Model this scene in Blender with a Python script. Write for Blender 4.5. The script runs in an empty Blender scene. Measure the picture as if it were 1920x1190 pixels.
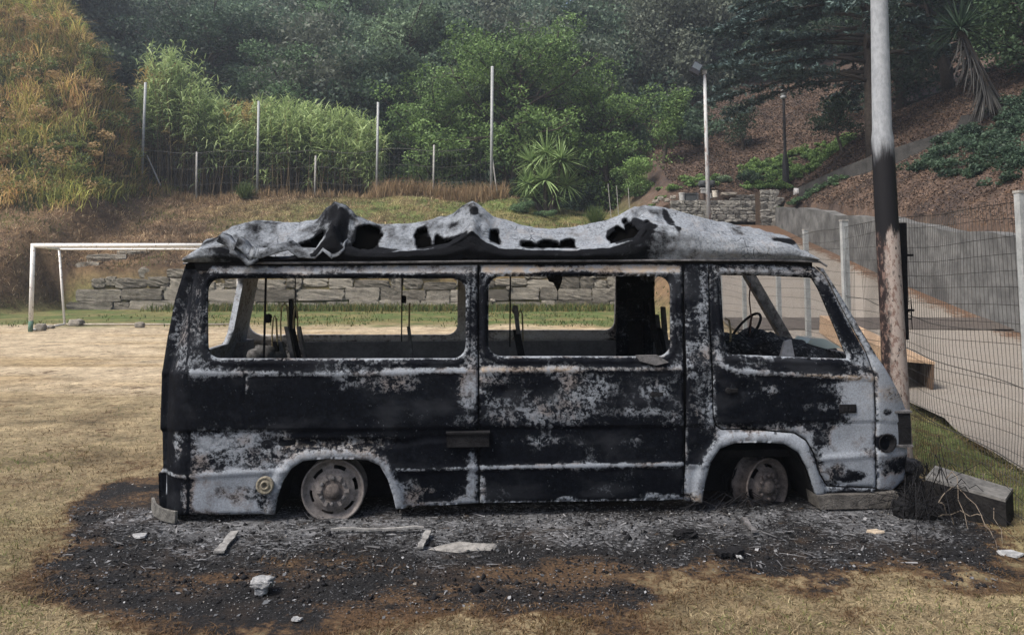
import bpy, math, random
import numpy as np
from mathutils import Vector

rng = np.random.default_rng(7)
random.seed(7)
SC = bpy.context.scene
COL = SC.collection
R = math.radians

# ------------------------------------------------------------------ camera
FPX, PITCH, PPY, EYE = 1370.0, R(4.4), 400.0, 1.6
cd = bpy.data.cameras.new('camera')
cd.sensor_width = 36.0
cd.lens = 36.0 * FPX / 1920.0
cd.shift_y = -(595.0 - PPY) / 1920.0
cd.clip_start, cd.clip_end = 0.05, 1000
cam = bpy.data.objects.new('camera', cd)
COL.objects.link(cam)
cam.location = (0, 0, EYE)
cam.rotation_euler = (R(90) + PITCH, 0, 0)
SC.camera = cam

# ------------------------------------------------------------------ light
SUN_EL, SUN_AZ = R(54), R(-122)
W = bpy.data.worlds.new('World')
SC.world = W
W.use_nodes = True
nt = W.node_tree
bg = nt.nodes['Background']
sky = nt.nodes.new('ShaderNodeTexSky')
sky.sky_type = 'NISHITA'
sky.sun_disc = False
sky.sun_elevation = SUN_EL
sky.sun_rotation = SUN_AZ
sky.air_density = 1.0
sky.dust_density = 4.0
sky.ozone_density = 1.0
nt.links.new(sky.outputs[0], bg.inputs[0])
bg.inputs[1].default_value = 0.125
sd = bpy.data.lights.new('sun', 'SUN')
sd.energy = 3.3
sd.angle = R(20)
sd.color = (1.0, 0.95, 0.86)
sun = bpy.data.objects.new('sun', sd)
COL.objects.link(sun)
sv = Vector((math.sin(SUN_AZ) * math.cos(SUN_EL), math.cos(SUN_AZ) * math.cos(SUN_EL), math.sin(SUN_EL)))
sun.rotation_euler = (-sv).to_track_quat('-Z', 'Y').to_euler()
SC.view_settings.view_transform = 'Standard'
SC.view_settings.look = 'None'
SC.view_settings.exposure = 0.75
SC.view_settings.gamma = 1.0

# ------------------------------------------------------------------ pixel helpers (1920x1190 photo)
CP, SP = math.cos(PITCH), math.sin(PITCH)


def ray(px, py):
    x, y = (px - 960.0) / FPX, (PPY - py) / FPX
    return np.array([x, CP - y * SP, SP + y * CP])


def at(px, py, Y):
    d = ray(px, py)
    p = d * (Y / d[1])
    return np.array([p[0], p[1], p[2] + EYE])


def gnd(px, py, z=0.0):
    d = ray(px, py)
    t = (z - EYE) / d[2]
    return np.array([d[0] * t, d[1] * t, z])


def lerp(a, b, t):
    return a + (b - a) * t


def sm(a, b, x):
    t = np.clip((np.asarray(x, float) - a) / (b - a), 0, 1)
    return t * t * (3 - 2 * t)


def _hash(ix, iy, seed):
    n = (ix.astype(np.int64) * 374761393 + iy.astype(np.int64) * 668265263 + seed * 974634777) & 0x7fffffff
    n = ((n ^ (n >> 13)) * 1274126177) & 0x7fffffff
    n = n ^ (n >> 16)
    return (n & 0xffff) / 65535.0


def vnoise(x, y, seed=0):
    x = np.asarray(x, float); y = np.asarray(y, float)
    ix, iy = np.floor(x), np.floor(y)
    fx, fy = x - ix, y - iy
    fx = fx * fx * (3 - 2 * fx); fy = fy * fy * (3 - 2 * fy)
    a = _hash(ix, iy, seed); b = _hash(ix + 1, iy, seed)
    c = _hash(ix, iy + 1, seed); d = _hash(ix + 1, iy + 1, seed)
    return (a * (1 - fx) + b * fx) * (1 - fy) + (c * (1 - fx) + d * fx) * fy


def fbm(x, y, f=1.0, octv=4, seed=0):
    s, a, tot = 0.0, 0.5, 0.0
    for k in range(octv):
        s = s + a * vnoise(np.asarray(x) * f + 17.3 * k, np.asarray(y) * f - 9.1 * k, seed + k)
        tot += a; a *= 0.5; f *= 2.03
    return s / tot


# ------------------------------------------------------------------ object helpers
def tag(o, label=None, cat=None, group=None, kind=None):
    if label: o['label'] = label
    if cat: o['category'] = cat
    if group: o['group'] = group
    if kind or label: o['kind'] = kind or 'thing'
    return o


def empty(name, loc, rz=0.0):
    o = bpy.data.objects.new(name, None)
    o.empty_display_size = 0.2
    COL.objects.link(o)
    o.location = loc
    o.rotation_euler = (0, 0, rz)
    return o


def link(name, me, mat, parent=None, loc=None):
    o = bpy.data.objects.new(name, me)
    COL.objects.link(o)
    if mat: me.materials.append(mat)
    if parent: o.parent = parent
    if loc is not None: o.location = loc
    return o


def npmesh(name, V, Fs, attrs=None, smooth=False):
    """V (n,3); Fs list of (m,k) index arrays."""
    V = np.asarray(V, np.float32)
    me = bpy.data.meshes.new(name)
    me.vertices.add(len(V))
    me.vertices.foreach_set('co', V.ravel())
    Fs = [np.asarray(f, np.int32) for f in Fs if len(f)]
    idx = np.concatenate([f.ravel() for f in Fs])
    cnt = np.concatenate([np.full(len(f), f.shape[1], np.int32) for f in Fs])
    st = np.concatenate([[0], np.cumsum(cnt)[:-1]]).astype(np.int32)
    me.loops.add(len(idx))
    me.loops.foreach_set('vertex_index', idx)
    me.polygons.add(len(cnt))
    me.polygons.foreach_set('loop_start', st)
    me.polygons.foreach_set('loop_total', cnt)
    if smooth:
        me.polygons.foreach_set('use_smooth', np.ones(len(cnt), bool))
    for k, a in (attrs or {}).items():
        a = np.asarray(a, np.float32)
        if a.ndim == 1:
            at_ = me.attributes.new(k, 'FLOAT', 'POINT'); at_.data.foreach_set('value', a)
        else:
            if a.shape[1] == 3: a = np.concatenate([a, np.ones((len(a), 1), np.float32)], 1)
            at_ = me.attributes.new(k, 'FLOAT_COLOR', 'POINT'); at_.data.foreach_set('color', a.ravel())
    me.update(calc_edges=True)
    me.validate()
    return me


class MB:
    """collects shapes into one mesh"""
    def __init__(s): s.v = []; s.f = []; s.t = []

    def add(s, V, F, tint=0.5):
        o = len(s.v)
        s.v += [tuple(map(float, p)) for p in V]
        s.f += [tuple(int(i) + o for i in f) for f in F]
        s.t += [tint] * len(V)
        return s

    def box(s, c, d, rz=0.0, tint=0.5):
        cx, cy, cz = c; a, b, h = d[0] / 2, d[1] / 2, d[2] / 2
        P = []
        for z in (-h, h):
            for x, y in ((-a, -b), (a, -b), (a, b), (-a, b)):
                P.append((cx + x * math.cos(rz) - y * math.sin(rz), cy + x * math.sin(rz) + y * math.cos(rz), cz + z))
        return s.add(P, [(3, 2, 1, 0), (4, 5, 6, 7), (0, 1, 5, 4), (1, 2, 6, 5), (2, 3, 7, 6), (3, 0, 4, 7)], tint)

    def tube(s, pts, r, n=8, cap=True, tint=0.5):
        pts = [Vector(p) for p in pts]
        rr = r if hasattr(r, '__len__') else [r] * len(pts)
        ref = None; V = []; F = []
        for i, p in enumerate(pts):
            a = pts[max(i - 1, 0)]; b = pts[min(i + 1, len(pts) - 1)]
            t = (b - a).normalized() if (b - a).length > 1e-9 else Vector((0, 0, 1))
            if ref is None:
                ref = t.orthogonal().normalized()
            ref = (ref - t * ref.dot(t))
            ref = ref.normalized() if ref.length > 1e-6 else t.orthogonal().normalized()
            bi = t.cross(ref)
            for k in range(n):
                an = 2 * math.pi * k / n
                V.append(p + (ref * math.cos(an) + bi * math.sin(an)) * rr[i])
        for i in range(len(pts) - 1):
            for k in range(n):
                k2 = (k + 1) % n
                F.append((i * n + k, i * n + k2, (i + 1) * n + k2, (i + 1) * n + k))
        if cap:
            F.append(tuple(range(n - 1, -1, -1))); F.append(tuple(range((len(pts) - 1) * n, len(pts) * n)))
        return s.add(V, F, tint)

    def lathe(s, prof, c, axis='y', n=32, skip=None, tint=0.5):
        """prof: list of (radius, along). axis y: along = +y"""
        V = []; F = []
        for (r, a) in prof:
            for k in range(n):
                an = 2 * math.pi * k / n
                if axis == 'y': V.append((c[0] + r * math.cos(an), c[1] + a, c[2] + r * math.sin(an)))
                else: V.append((c[0] + r * math.cos(an), c[1] + r * math.sin(an), c[2] + a))
        for i in range(len(prof) - 1):
            for k in range(n):
                if skip and skip(i, k): continue
                k2 = (k + 1) % n
                F.append((i * n + k, i * n + k2, (i + 1) * n + k2, (i + 1) * n + k))
        return s.add(V, F, tint)

    def prism(s, poly, y0, y1, tint=0.5):
        """poly of (x,z) extruded from y0 to y1"""
        n = len(poly)
        V = [(x, y0, z) for x, z in poly] + [(x, y1, z) for x, z in poly]
        F = [tuple(range(n)), tuple(range(2 * n - 1, n - 1, -1))]
        F += [(i, i + n, (i + 1) % n + n, (i + 1) % n) for i in range(n)]
        return s.add(V, F, tint)

    def block(s, c, d, n=4, rnd=0.35, amp=0.06, seed=0, rz=0.0, tint=0.5):
        """rounded lumpy stone block"""
        r_ = np.random.default_rng(seed)
        V, F = [], []
        idx = {}
        def vid(i, j, k):
            if (i, j, k) not in idx:
                p = np.array([i, j, k], float) / n * 2 - 1
                m = np.linalg.norm(p)
                q = p / m
                p = lerp(p, q * 1.15, rnd * (max(0, m - 1) / 0.73))
                p = p + r_.normal(0, amp, 3)
                x, y, z = p * np.array(d) / 2
                V.append((c[0] + x * math.cos(rz) - y * math.sin(rz), c[1] + x * math.sin(rz) + y * math.cos(rz), c[2] + z))
                idx[(i, j, k)] = len(V) - 1
            return idx[(i, j, k)]
        for a in range(n):
            for b in range(n):
                for e in (0, n):
                    fl = (lambda q: q) if e else (lambda q: q[::-1])
                    F.append(fl((vid(a, b, e), vid(a + 1, b, e), vid(a + 1, b + 1, e), vid(a, b + 1, e))))
                    F.append(fl((vid(e, a, b), vid(e, a + 1, b), vid(e, a + 1, b + 1), vid(e, a, b + 1))))
                    F.append(fl((vid(b, e, a), vid(b, e, a + 1), vid(b + 1, e, a + 1), vid(b + 1, e, a))))
        return s.add(V, F, tint)

    def build(s, name, mat, parent=None, smooth=False, loc=None):
        me = bpy.data.meshes.new(name)
        me.from_pydata(s.v, [], s.f)
        a = me.attributes.new('tint', 'FLOAT', 'POINT'); a.data.foreach_set('value', np.array(s.t, np.float32))
        if smooth: me.polygons.foreach_set('use_smooth', np.ones(len(me.polygons), bool))
        me.update()
        return link(name, me, mat, parent, loc)


# ------------------------------------------------------------------ node material helpers
class NM:
    def __init__(s, name):
        s.m = bpy.data.materials.new(name); s.m.use_nodes = True
        s.t = s.m.node_tree; s.n = s.t.nodes
        s.b = s.n['Principled BSDF']; s.out = s.n['Material Output']
        s.b.inputs['Roughness'].default_value = 0.85
        s.b.inputs['Specular IOR Level'].default_value = 0.25
        s.tc = s.n.new('ShaderNodeTexCoord')

    def L(s, a, b): s.t.links.new(a, b)

    def val(s, x, sock):
        if hasattr(x, 'links'): s.L(x, sock)
        elif isinstance(x, (tuple, list)) and len(x) == 3: sock.default_value = (*x, 1)
        else: sock.default_value = x

    def noise(s, scale, detail=5, rough=0.6, vec=None, dist=0.0):
        n = s.n.new('ShaderNodeTexNoise')
        n.inputs['Scale'].default_value = scale; n.inputs['Detail'].default_value = detail
        n.inputs['Roughness'].default_value = rough; n.inputs['Distortion'].default_value = dist
        s.L(vec if vec is not None else s.tc.outputs['Object'], n.inputs['Vector'])
        return n.outputs['Fac']

    def voro(s, scale, feature='F1', vec=None, out='Distance', rnd=1.0):
        n = s.n.new('ShaderNodeTexVoronoi'); n.feature = feature
        n.inputs['Scale'].default_value = scale; n.inputs['Randomness'].default_value = rnd
        s.L(vec if vec is not None else s.tc.outputs['Object'], n.inputs['Vector'])
        return n.outputs[out]

    def scaled(s, sx, sy, sz):
        n = s.n.new('ShaderNodeMapping'); n.inputs['Scale'].default_value = (sx, sy, sz)
        s.L(s.tc.outputs['Object'], n.inputs['Vector']); return n.outputs[0]

    def attr(s, name, out='Fac'):
        n = s.n.new('ShaderNodeAttribute'); n.attribute_name = name; return n.outputs[out]

    def math(s, op, a, b=0.5, clamp=False):
        n = s.n.new('ShaderNodeMath'); n.operation = op; n.use_clamp = clamp
        s.val(a, n.inputs[0]); s.val(b, n.inputs[1]); return n.outputs[0]

    def step(s, a, lo, hi):
        n = s.n.new('ShaderNodeMapRange'); n.interpolation_type = 'SMOOTHSTEP'
        s.val(a, n.inputs[0]); n.inputs[1].default_value = lo; n.inputs[2].default_value = hi
        return n.outputs[0]

    def mix(s, f, a, b, mode='MIX'):
        n = s.n.new('ShaderNodeMix'); n.data_type = 'RGBA'; n.blend_type = mode
        s.val(f, n.inputs[0]); s.val(a, n.inputs[6]); s.val(b, n.inputs[7]); return n.outputs[2]

    def bump(s, h, strength=0.5, dist=0.01):
        n = s.n.new('ShaderNodeBump'); n.inputs['Strength'].default_value = strength
        n.inputs['Distance'].default_value = dist
        s.val(h, n.inputs['Height']); s.L(n.outputs[0], s.b.inputs['Normal']); return n

    def color(s, c): s.val(c, s.b.inputs['Base Color']); return s

    def rough(s, r): s.val(r, s.b.inputs['Roughness']); return s


def mottled(name, a, b, scale=6.0, detail=6, bump=0.3, bd=0.01, rough=0.85, tint=0.0, spec=0.25):
    m = NM(name); m.b.inputs['Specular IOR Level'].default_value = spec
    f = m.noise(scale, detail, 0.65)
    f2 = m.noise(scale * 7.3, 3, 0.6)
    f = m.math('ADD', m.math('MULTIPLY', f, 0.65), m.math('MULTIPLY', f2, 0.35))
    if tint:
        f = m.math('ADD', f, m.math('MULTIPLY', m.math('SUBTRACT', m.attr('tint'), 0.5), tint))
    c = m.mix(m.step(f, 0.3, 0.7), a, b)
    m.color(c).rough(rough)
    if bump: m.bump(f2, bump, bd)
    return m.m


def foliage(name, dark, light, alt=None, transl=0.3, noise_scale=0.5, rough=0.6):
    m = NM(name)
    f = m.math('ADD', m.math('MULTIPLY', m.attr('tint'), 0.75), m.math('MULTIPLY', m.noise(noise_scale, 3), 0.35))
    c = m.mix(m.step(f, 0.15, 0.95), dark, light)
    if alt: c = m.mix(m.step(m.attr('alt'), 0.3, 0.8), c, alt)
    m.color(c).rough(rough)
    tr = m.n.new('ShaderNodeBsdfTranslucent'); m.L(c, tr.inputs[0])
    ms = m.n.new('ShaderNodeMixShader'); ms.inputs[0].default_value = transl
    m.L(m.b.outputs[0], ms.inputs[1]); m.L(tr.outputs[0], ms.inputs[2]); m.L(ms.outputs[0], m.out.inputs[0])
    return m.m


# ------------------------------------------------------------------ leaves, blades, ribbons
def unit(a): return a / np.maximum(np.linalg.norm(a, axis=-1, keepdims=True), 1e-9)


def leaf_geo(P, size, aspect=0.55, up=0.5, rg=rng):
    n = len(P)
    size = np.broadcast_to(size, n) * rg.uniform(0.65, 1.35, n)
    nr = unit(rg.normal(0, 1, (n, 3)) + np.array([0, 0, up * 2]))
    t = unit(np.cross(nr, rg.normal(0, 1, (n, 3))))
    b = np.cross(nr, t)
    l = size[:, None] * 0.5; w = l * aspect
    V = np.stack([P - t * l, P + b * w, P + t * l - nr * l * 0.25, P - b * w], 1).reshape(-1, 3)
    F = np.arange(4 * n).reshape(-1, 4)
    return V, F


def blade_geo(P, h, w, lean=0.4, rg=rng, nrm=None):
    """bent two-segment grass blades: quad + tip triangle"""
    n = len(P)
    h = np.broadcast_to(h, n) * rg.uniform(0.55, 1.4, n)
    a = rg.uniform(0, 2 * np.pi, n); b = rg.uniform(0, 2 * np.pi, n)
    d = np.stack([np.cos(a), np.sin(a), 0 * a], 1); s = np.stack([np.cos(b), np.sin(b), 0 * b], 1)
    w = np.broadcast_to(w, n)[:, None] * 0.5
    ln = (lean * rg.uniform(0.2, 1.6, n))[:, None]
    z = np.array([0, 0, 1.0])
    h = h[:, None]
    mid = P + z * h * 0.6 / np.sqrt(1 + ln ** 2) + d * h * 0.3 * ln
    tip = P + z * h / np.sqrt(1 + 2.2 * ln ** 2) + d * h * ln
    V = np.stack([P - s * w, P + s * w, mid + s * w * 0.75, mid - s * w * 0.75, tip], 1).reshape(-1, 3)
    k = np.arange(n)[:, None] * 5
    return V, k + np.array([[0, 1, 2, 3]]), k + np.array([[3, 2, 4]])


def ribbon_geo(P, D, L, w, droop, seg=4, rg=rng):
    """arching ribbons from P along unit D; droop pulls the tip down"""
    n = len(P); L = np.broadcast_to(L, n)[:, None]; w = np.broadcast_to(w, n)[:, None] * 0.5
    droop = np.broadcast_to(droop, n)[:, None]
    z = np.array([0, 0, 1.0])
    side = unit(np.cross(D, z + rg.normal(0, 0.25, (n, 3))))
    rows = []
    for k in range(seg + 1):
        t = k / seg
        c = P + D * L * t - z * L * droop * t * t
        ww = w * (1 - t) ** 0.7 * (0.6 + 0.4 * min(1, t * 4)) + 0.001
        rows += [c - side * ww, c + side * ww]
    V = np.stack(rows, 1).reshape(-1, 3)
    m = 2 * (seg + 1)
    base = np.arange(n)[:, None] * m
    F = np.concatenate([base + np.array([[2 * k, 2 * k + 1, 2 * k + 3, 2 * k + 2]]) for k in range(seg)])
    return V, F


def rep(a, k): return np.repeat(a, k)


# ------------------------------------------------------------------ terrain
YW = 29.7


def road_z(Y): return np.interp(Y, [-20, 11, 15.7, 22, 30, 35, 45], [0, 0, 0.2, 1.25, 2.75, 3.7, 4.0])
def road_l(Y): return np.interp(Y, [-20, 3, 5.9, 9.5, 12, 17, 24, 33, 36.5], [2.9, 3.4, 4.1, 4.9, 4.75, 4.9, 6.3, 9.0, 9.3])
def wall_x(Y): return np.interp(Y, [-20, 8, 15.7, 35, 60], [9.6, 10.2, 10.9, 12.6, 14.0])
def wall_top(Y): return np.interp(Y, [-20, 8, 15.7, 20.8, 30, 35, 60], [1.6, 1.7, 2.25, 2.95, 4.05, 4.65, 5.2])


def terr(X, Y, rough=True):
    X = np.asarray(X, float); Y = np.asarray(Y, float)
    # terrace behind the block wall
    zf = np.interp(X, [-30, 0, 4, 9, 14], [5.5, 5.5, 4.7, 4.0, 4.0])
    zb = np.interp(X, [-30, 3, 6.5, 9], [1.62, 1.62, 2.2, 2.7])
    ter = zb + np.clip((Y - YW) / 10.3, 0, 1) ** 0.85 * (zf - zb)
    ter = np.where(Y < YW, 0.0, ter)
    # straw bank at the left without a wall
    bank = np.interp(Y, [23.5, 26.5, 33.0, 40], [0.0, 1.2, 5.0, 5.6])
    wl = sm(-17.9, -19.8, X)
    z = lerp(ter, bank, wl)
    # the hill at the far left
    hl = np.minimum(np.clip(Y - 33.2, 0, 60) * 1.2, np.clip(-20.2 - .51 * np.clip(Y - 40, 0, 99) - X, 0, 60) ** .8 * 3.0)
    z = z + hl * sm(32, 35, Y)
    # wooded hillside behind
    zc = np.clip(Y - 46, 0, 76) * 0.50 + np.clip(Y - 42, 0, 4) * 0.15
    z = np.maximum(z, np.where(Y > 41, zf + zc, -9))
    # right: road, bank between pitch and road
    rz = road_z(Y); rl = road_l(Y)
    tR = sm(0, 1, (X - 3.9) / np.maximum(rl - 3.9, 0.3))
    rz2 = np.where(Y < YW, rz * tR, lerp(z, rz, sm(-2.5, 0, X - rl)))
    z = np.where((X > 3.9) & (Y < 36.4), rz2, z)
    # above the concrete wall
    s = X - wall_x(Y)
    hill = wall_top(Y) - 0.12 + np.clip(s, 0, 55) * 0.72 - np.clip(s - 6, 0, 49) * 0.25
    z = np.where((s > 0.46) & (Y < 36.4), hill, z)
    # leaf-litter slope behind the rubble wall
    zr = 5.25 + np.clip(Y - 36.4, 0, 80) * 0.48 + np.clip(s, 0, 40) * 0.2
    wr = sm(5.5, 9.0, X)
    z = np.where(Y >= 36.4, lerp(z, np.maximum(zr, np.where(s > 0, hill, 0)), wr), z)
    if rough:
        far = sm(22, 34, Y) + sm(0.3, 2.0, s)
        z = z + (fbm(X, Y, 0.35, 4, 3) - 0.5) * 0.7 * np.clip(far, 0, 1) * np.where(Y < YW, sm(0.05, 1.0, z), 1.0)
        z = z + (fbm(X, Y, 1.3, 3, 5) - 0.5) * 0.03
        z = z + (fbm(X, Y, 7.0, 2, 8) - 0.5) * 0.018 * sm(16, 9, Y)
    return z


def place(px, Y, dz=0.0):
    X = (px - 960) / FPX * Y
    for _ in range(6):
        z = float(terr(X, Y))
        t = Y * CP + (z + dz - EYE) * SP
        X = (px - 960) / FPX * t
    return np.array([X, Y, float(terr(X, Y)) + dz])


def sdpoly(P, X, Y):
    """signed distance to polygon, negative inside"""
    P = np.asarray(P, float)
    d = np.full(np.shape(X), 1e18); s = np.ones(np.shape(X))
    n = len(P)
    for i in range(n):
        a = P[i]; b = P[i - 1]
        ex, ey = b - a
        wx, wy = X - a[0], Y - a[1]
        t = np.clip((wx * ex + wy * ey) / (ex * ex + ey * ey + 1e-18), 0, 1)
        d = np.minimum(d, (wx - ex * t) ** 2 + (wy - ey * t) ** 2)
        c1 = Y >= a[1]; c2 = Y < b[1]; c3 = ex * wy > ey * wx
        s = np.where((c1 & c2 & c3) | (~c1 & ~c2 & ~c3), -s, s)
    return s * np.sqrt(d)


def dpolyline(P, X, Y):
    P = np.asarray(P, float); d = np.full(np.shape(X), 1e18)
    for a, b in zip(P[:-1], P[1:]):
        ex, ey = b - a; wx, wy = X - a[0], Y - a[1]
        t = np.clip((wx * ex + wy * ey) / (ex * ex + ey * ey + 1e-18), 0, 1)
        d = np.minimum(d, (wx - ex * t) ** 2 + (wy - ey * t) ** 2)
    return np.sqrt(d)


BURN_PX = [(185, 908), (240, 893), (330, 885), (900, 840), (1500, 840), (1700, 870), (1790, 950), (1960, 1060), (1990, 1130),
           (1900, 1150), (1700, 1112), (1600, 1150), (1500, 1128), (1290, 1140), (1180, 1205), (900, 1165), (700, 1185), (500, 1215),
           (250, 1205), (40, 1130), (-10, 1070), (120, 1010), (112, 955)]
BURN = np.array([gnd(*p)[:2] for p in BURN_PX])


def burn_at(X, Y):
    s = sdpoly(BURN, X, Y)
    wide = np.where(Y < 4.4, 0.50, 0.22)
    b = sm(0.45, -0.95, s / wide)
    b = b - .60 * sm(.50, .66, fbm(X * .55, Y * 1.1, 1.7, 3, 88)) * sm(4.35, 3.9, Y)
    return b


def ground_masks(X, Y):
    """albedo colour of the ground without the burn"""
    n1 = fbm(X, Y, 0.25, 4, 21); n2 = fbm(X, Y, 1.1, 4, 22); n3 = fbm(X * 0.35, Y * 1.6, 1.0, 4, 23)
    tan = np.array([0.25, 0.198, 0.118]); tan2 = np.array([0.165, 0.127, 0.074])
    sand = np.array([0.39, 0.315, 0.215]); sand2 = np.array([0.30, 0.225, 0.13])
    grn = np.array([0.075, 0.105, 0.03]); oliv = np.array([0.15, 0.135, 0.055])
    straw = np.array([0.16, 0.105, 0.058]); straw2 = np.array([0.075, 0.05, 0.032])
    lit = np.array([0.10, 0.068, 0.052]); lit2 = np.array([0.045, 0.033, 0.029])
    E = lambda a: a[..., None]
    c = lerp(tan2, tan, E(sm(0.3, 0.65, n2)))
    c = lerp(c, oliv, E(sm(0.5, 0.72, n1) * 0.5))
    sd_ = lerp(sand2, sand, E(sm(0.3, 0.6, n3)))
    ws = sm(8.0, 11.0, Y + (n1 - 0.5) * 5 + np.clip(X + 4, -9, 6) * 0.12) * sm(22.5, 20.5, Y + (n2 - 0.5) * 3.0)
    ws = ws * np.where(X > 3.7, 0.0, 1.0)
    c = lerp(c, sd_, E(ws))
    # grassy rim of the pitch
    wg = sm(20.0, 22.5, Y + (n2 - 0.5) * 3)
    c = lerp(c, lerp(oliv, grn, E(sm(0.4, 0.6, n2))), E(wg))
    # straw bank / terrace
    wb = sm(0.15, 0.6, terr(X, Y, False)) * np.where(Y > 21, 1, 0)
    sc = lerp(straw2, straw, E(sm(0.3, 0.65, n2)))
    wt = sm(-17, -7, X + (n1 - 0.5) * 8) * sm(32.5, 36.5, Y + (n2 - .5) * 4)
    sc = lerp(sc, lerp(oliv * 1.15, grn * 1.2, E(sm(0.42, 0.6, n2))), E(wt * 0.9))
    c = lerp(c, sc, E(wb))
    # forest floor / leaf litter
    wf = np.maximum(sm(43, 47, Y), np.maximum(sm(0.0, 0.3, X - wall_x(Y)), sm(5, 7.5, X) * sm(35.8, 36.4, Y)))
    c = lerp(c, lerp(lit2, lit, E(sm(0.3, 0.7, n2))), E(wf))
    # grass between fence and road
    wq = np.where((X > 3.25) & (Y < 14), 1.0, 0.0) * sm(3.25, 3.6, X)
    c = lerp(c, lerp(oliv, grn * 1.2, E(sm(0.35, 0.6, n2))), E(wq))
    return c


def build_ground():
    xs = np.concatenate([np.linspace(-130, -32, 26), np.arange(-30, -5.2, 0.4), np.arange(-5, 4.6, 0.05), np.arange(4.7, 24, 0.4), np.linspace(25, 130, 28)])
    ys = np.concatenate([np.linspace(-40, 1.0, 14), np.arange(1.6, 2.4, 0.1), np.arange(2.5, 7.6, 0.05), np.arange(7.7, 14, 0.2), np.arange(14, 29.6, 0.4),
                         [29.68, 29.72], np.arange(30.1, 36.3, 0.4), [36.38, 36.42], np.arange(36.8, 60, 0.5), np.linspace(61, 190, 60)])
    X, Y = np.meshgrid(xs, ys)
    Z = terr(X, Y)
    onroad = (X > road_l(Y) - 0.1) & (X < wall_x(Y) + 0.05) & (Y < 36.3)
    Z = Z - np.where(onroad, 0.10, 0.0)
    c = ground_masks(X, Y)
    b = burn_at(X, Y)
    van = dpolyline([gnd(330, 985)[:2], gnd(1000, 985)[:2], gnd(1680, 975)[:2]], X, Y)
    ash = sm(0.75, 0.05, van + (fbm(X, Y, 2.2, 3, 60) - 0.5) * 0.9)
    ny, nx = X.shape
    V = np.stack([X, Y, Z], -1).reshape(-1, 3)
    i = np.arange(ny * nx).reshape(ny, nx)
    F = np.stack([i[:-1, :-1], i[:-1, 1:], i[1:, 1:], i[1:, :-1]], -1).reshape(-1, 4)
    me = npmesh('ground', V, [F], {'col': c.reshape(-1, 3), 'burn': b.ravel(), 'ash': ash.ravel()}, smooth=True)
    m = NM('ground_mat')
    col = m.attr('col', 'Color')
    fine = m.noise(60, 6, 0.75)
    mid = m.noise(6, 6, 0.7)
    far = m.noise(1.7, 5, 0.7)
    streak = m.noise(26, 4, 0.7, m.scaled(0.35, 1.4, 1))
    v = m.math('ADD', m.math('MULTIPLY', fine, 1.3), m.math('MULTIPLY', mid, 0.7))
    v = m.math('ADD', v, m.math('MULTIPLY', streak, 0.5))
    clump = m.math('ADD', m.noise(13, 5, .75), m.noise(2.6, 4, .7))
    v = m.math('ADD', v, m.math('MULTIPLY', m.math('SUBTRACT', clump, 1.0), 2.1))
    st2 = m.noise(2.4, 6, .75, m.scaled(0.22, 1.5, 1))
    v = m.math('ADD', v, m.math('MULTIPLY', m.math('SUBTRACT', st2, .5), 1.0))
    v = m.math('MAXIMUM', m.math('SUBTRACT', v, 0.30), 0.25)
    cc = m.n.new('ShaderNodeVectorMath'); cc.operation = 'SCALE'
    m.L(col, cc.inputs[0]); m.L(v, cc.inputs['Scale'])
    # burnt soil, scorched rim
    bn = m.math('ADD', m.attr('burn'), m.math('MULTIPLY', m.math('SUBTRACT', m.math('ADD', m.math('MULTIPLY', mid, 0.6), m.math('MULTIPLY', far, 0.4)), 0.5), 3.8))
    bn = m.math('ADD', bn, m.math('MULTIPLY', m.math('SUBTRACT', fine, 0.5), 0.9))
    scorch = m.step(bn, 0.12, 0.42)
    black = m.step(bn, 0.36, 0.60)
    c1 = m.mix(m.math('MULTIPLY', scorch, 0.9), cc.outputs[0], m.mix(m.step(fine, 0.35, 0.65), (0.03, 0.017, 0.010), (0.13, 0.072, 0.036)))
    bc = m.mix(m.step(m.noise(85, 4, 0.7), 0.42, 0.66), (0.0035, 0.0035, 0.0045), (0.019, 0.0185, 0.020))
    bc = m.mix(m.math('MULTIPLY', m.step(far, 0.5, 0.7), 0.35), bc, (0.055, 0.035, 0.022))
    fl = m.math('ADD', m.math('MULTIPLY', m.noise(48, 7, 0.8, m.scaled(0.6, 1.0, 1)), 1.0), m.math('MULTIPLY', m.attr('ash'), 0.14))
    fl = m.math('ADD', fl, m.math('MULTIPLY', m.math('SUBTRACT', mid, 0.5), 0.35))
    flm = m.math('MAXIMUM', m.step(fl, 0.60, 0.72), m.math('MULTIPLY', m.step(m.math('ADD', m.math('MULTIPLY', m.attr('ash'), .42), m.math('MULTIPLY', m.noise(3.2, 6, .72), 1.0)), .80, 1.02), .42))
    bc = m.mix(m.math('MULTIPLY', flm, 0.85), bc, m.mix(m.noise(14, 2), (0.12, 0.125, 0.135), (0.30, 0.305, 0.325)))
    lowp = m.math('MULTIPLY', m.step(m.math('ADD', m.math('MULTIPLY', m.noise(1.5, 6, .7, m.scaled(.7, 1.3, 1)), .75), m.math('MULTIPLY', fine, .25)), .49, .58), m.math('SUBTRACT', 1.0, m.step(m.attr('ash'), .0, .3)))
    black = m.math('MULTIPLY', black, m.math('SUBTRACT', 1.0, m.math('MULTIPLY', lowp, .8)))
    m.color(m.mix(black, c1, bc)).rough(0.95)
    m.bump(m.math('ADD', fine, m.math('MULTIPLY', streak, 0.5)), 0.7, 0.03)
    o = link('ground', me, m.m)
    tag(o, kind='structure')


build_ground()


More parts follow.
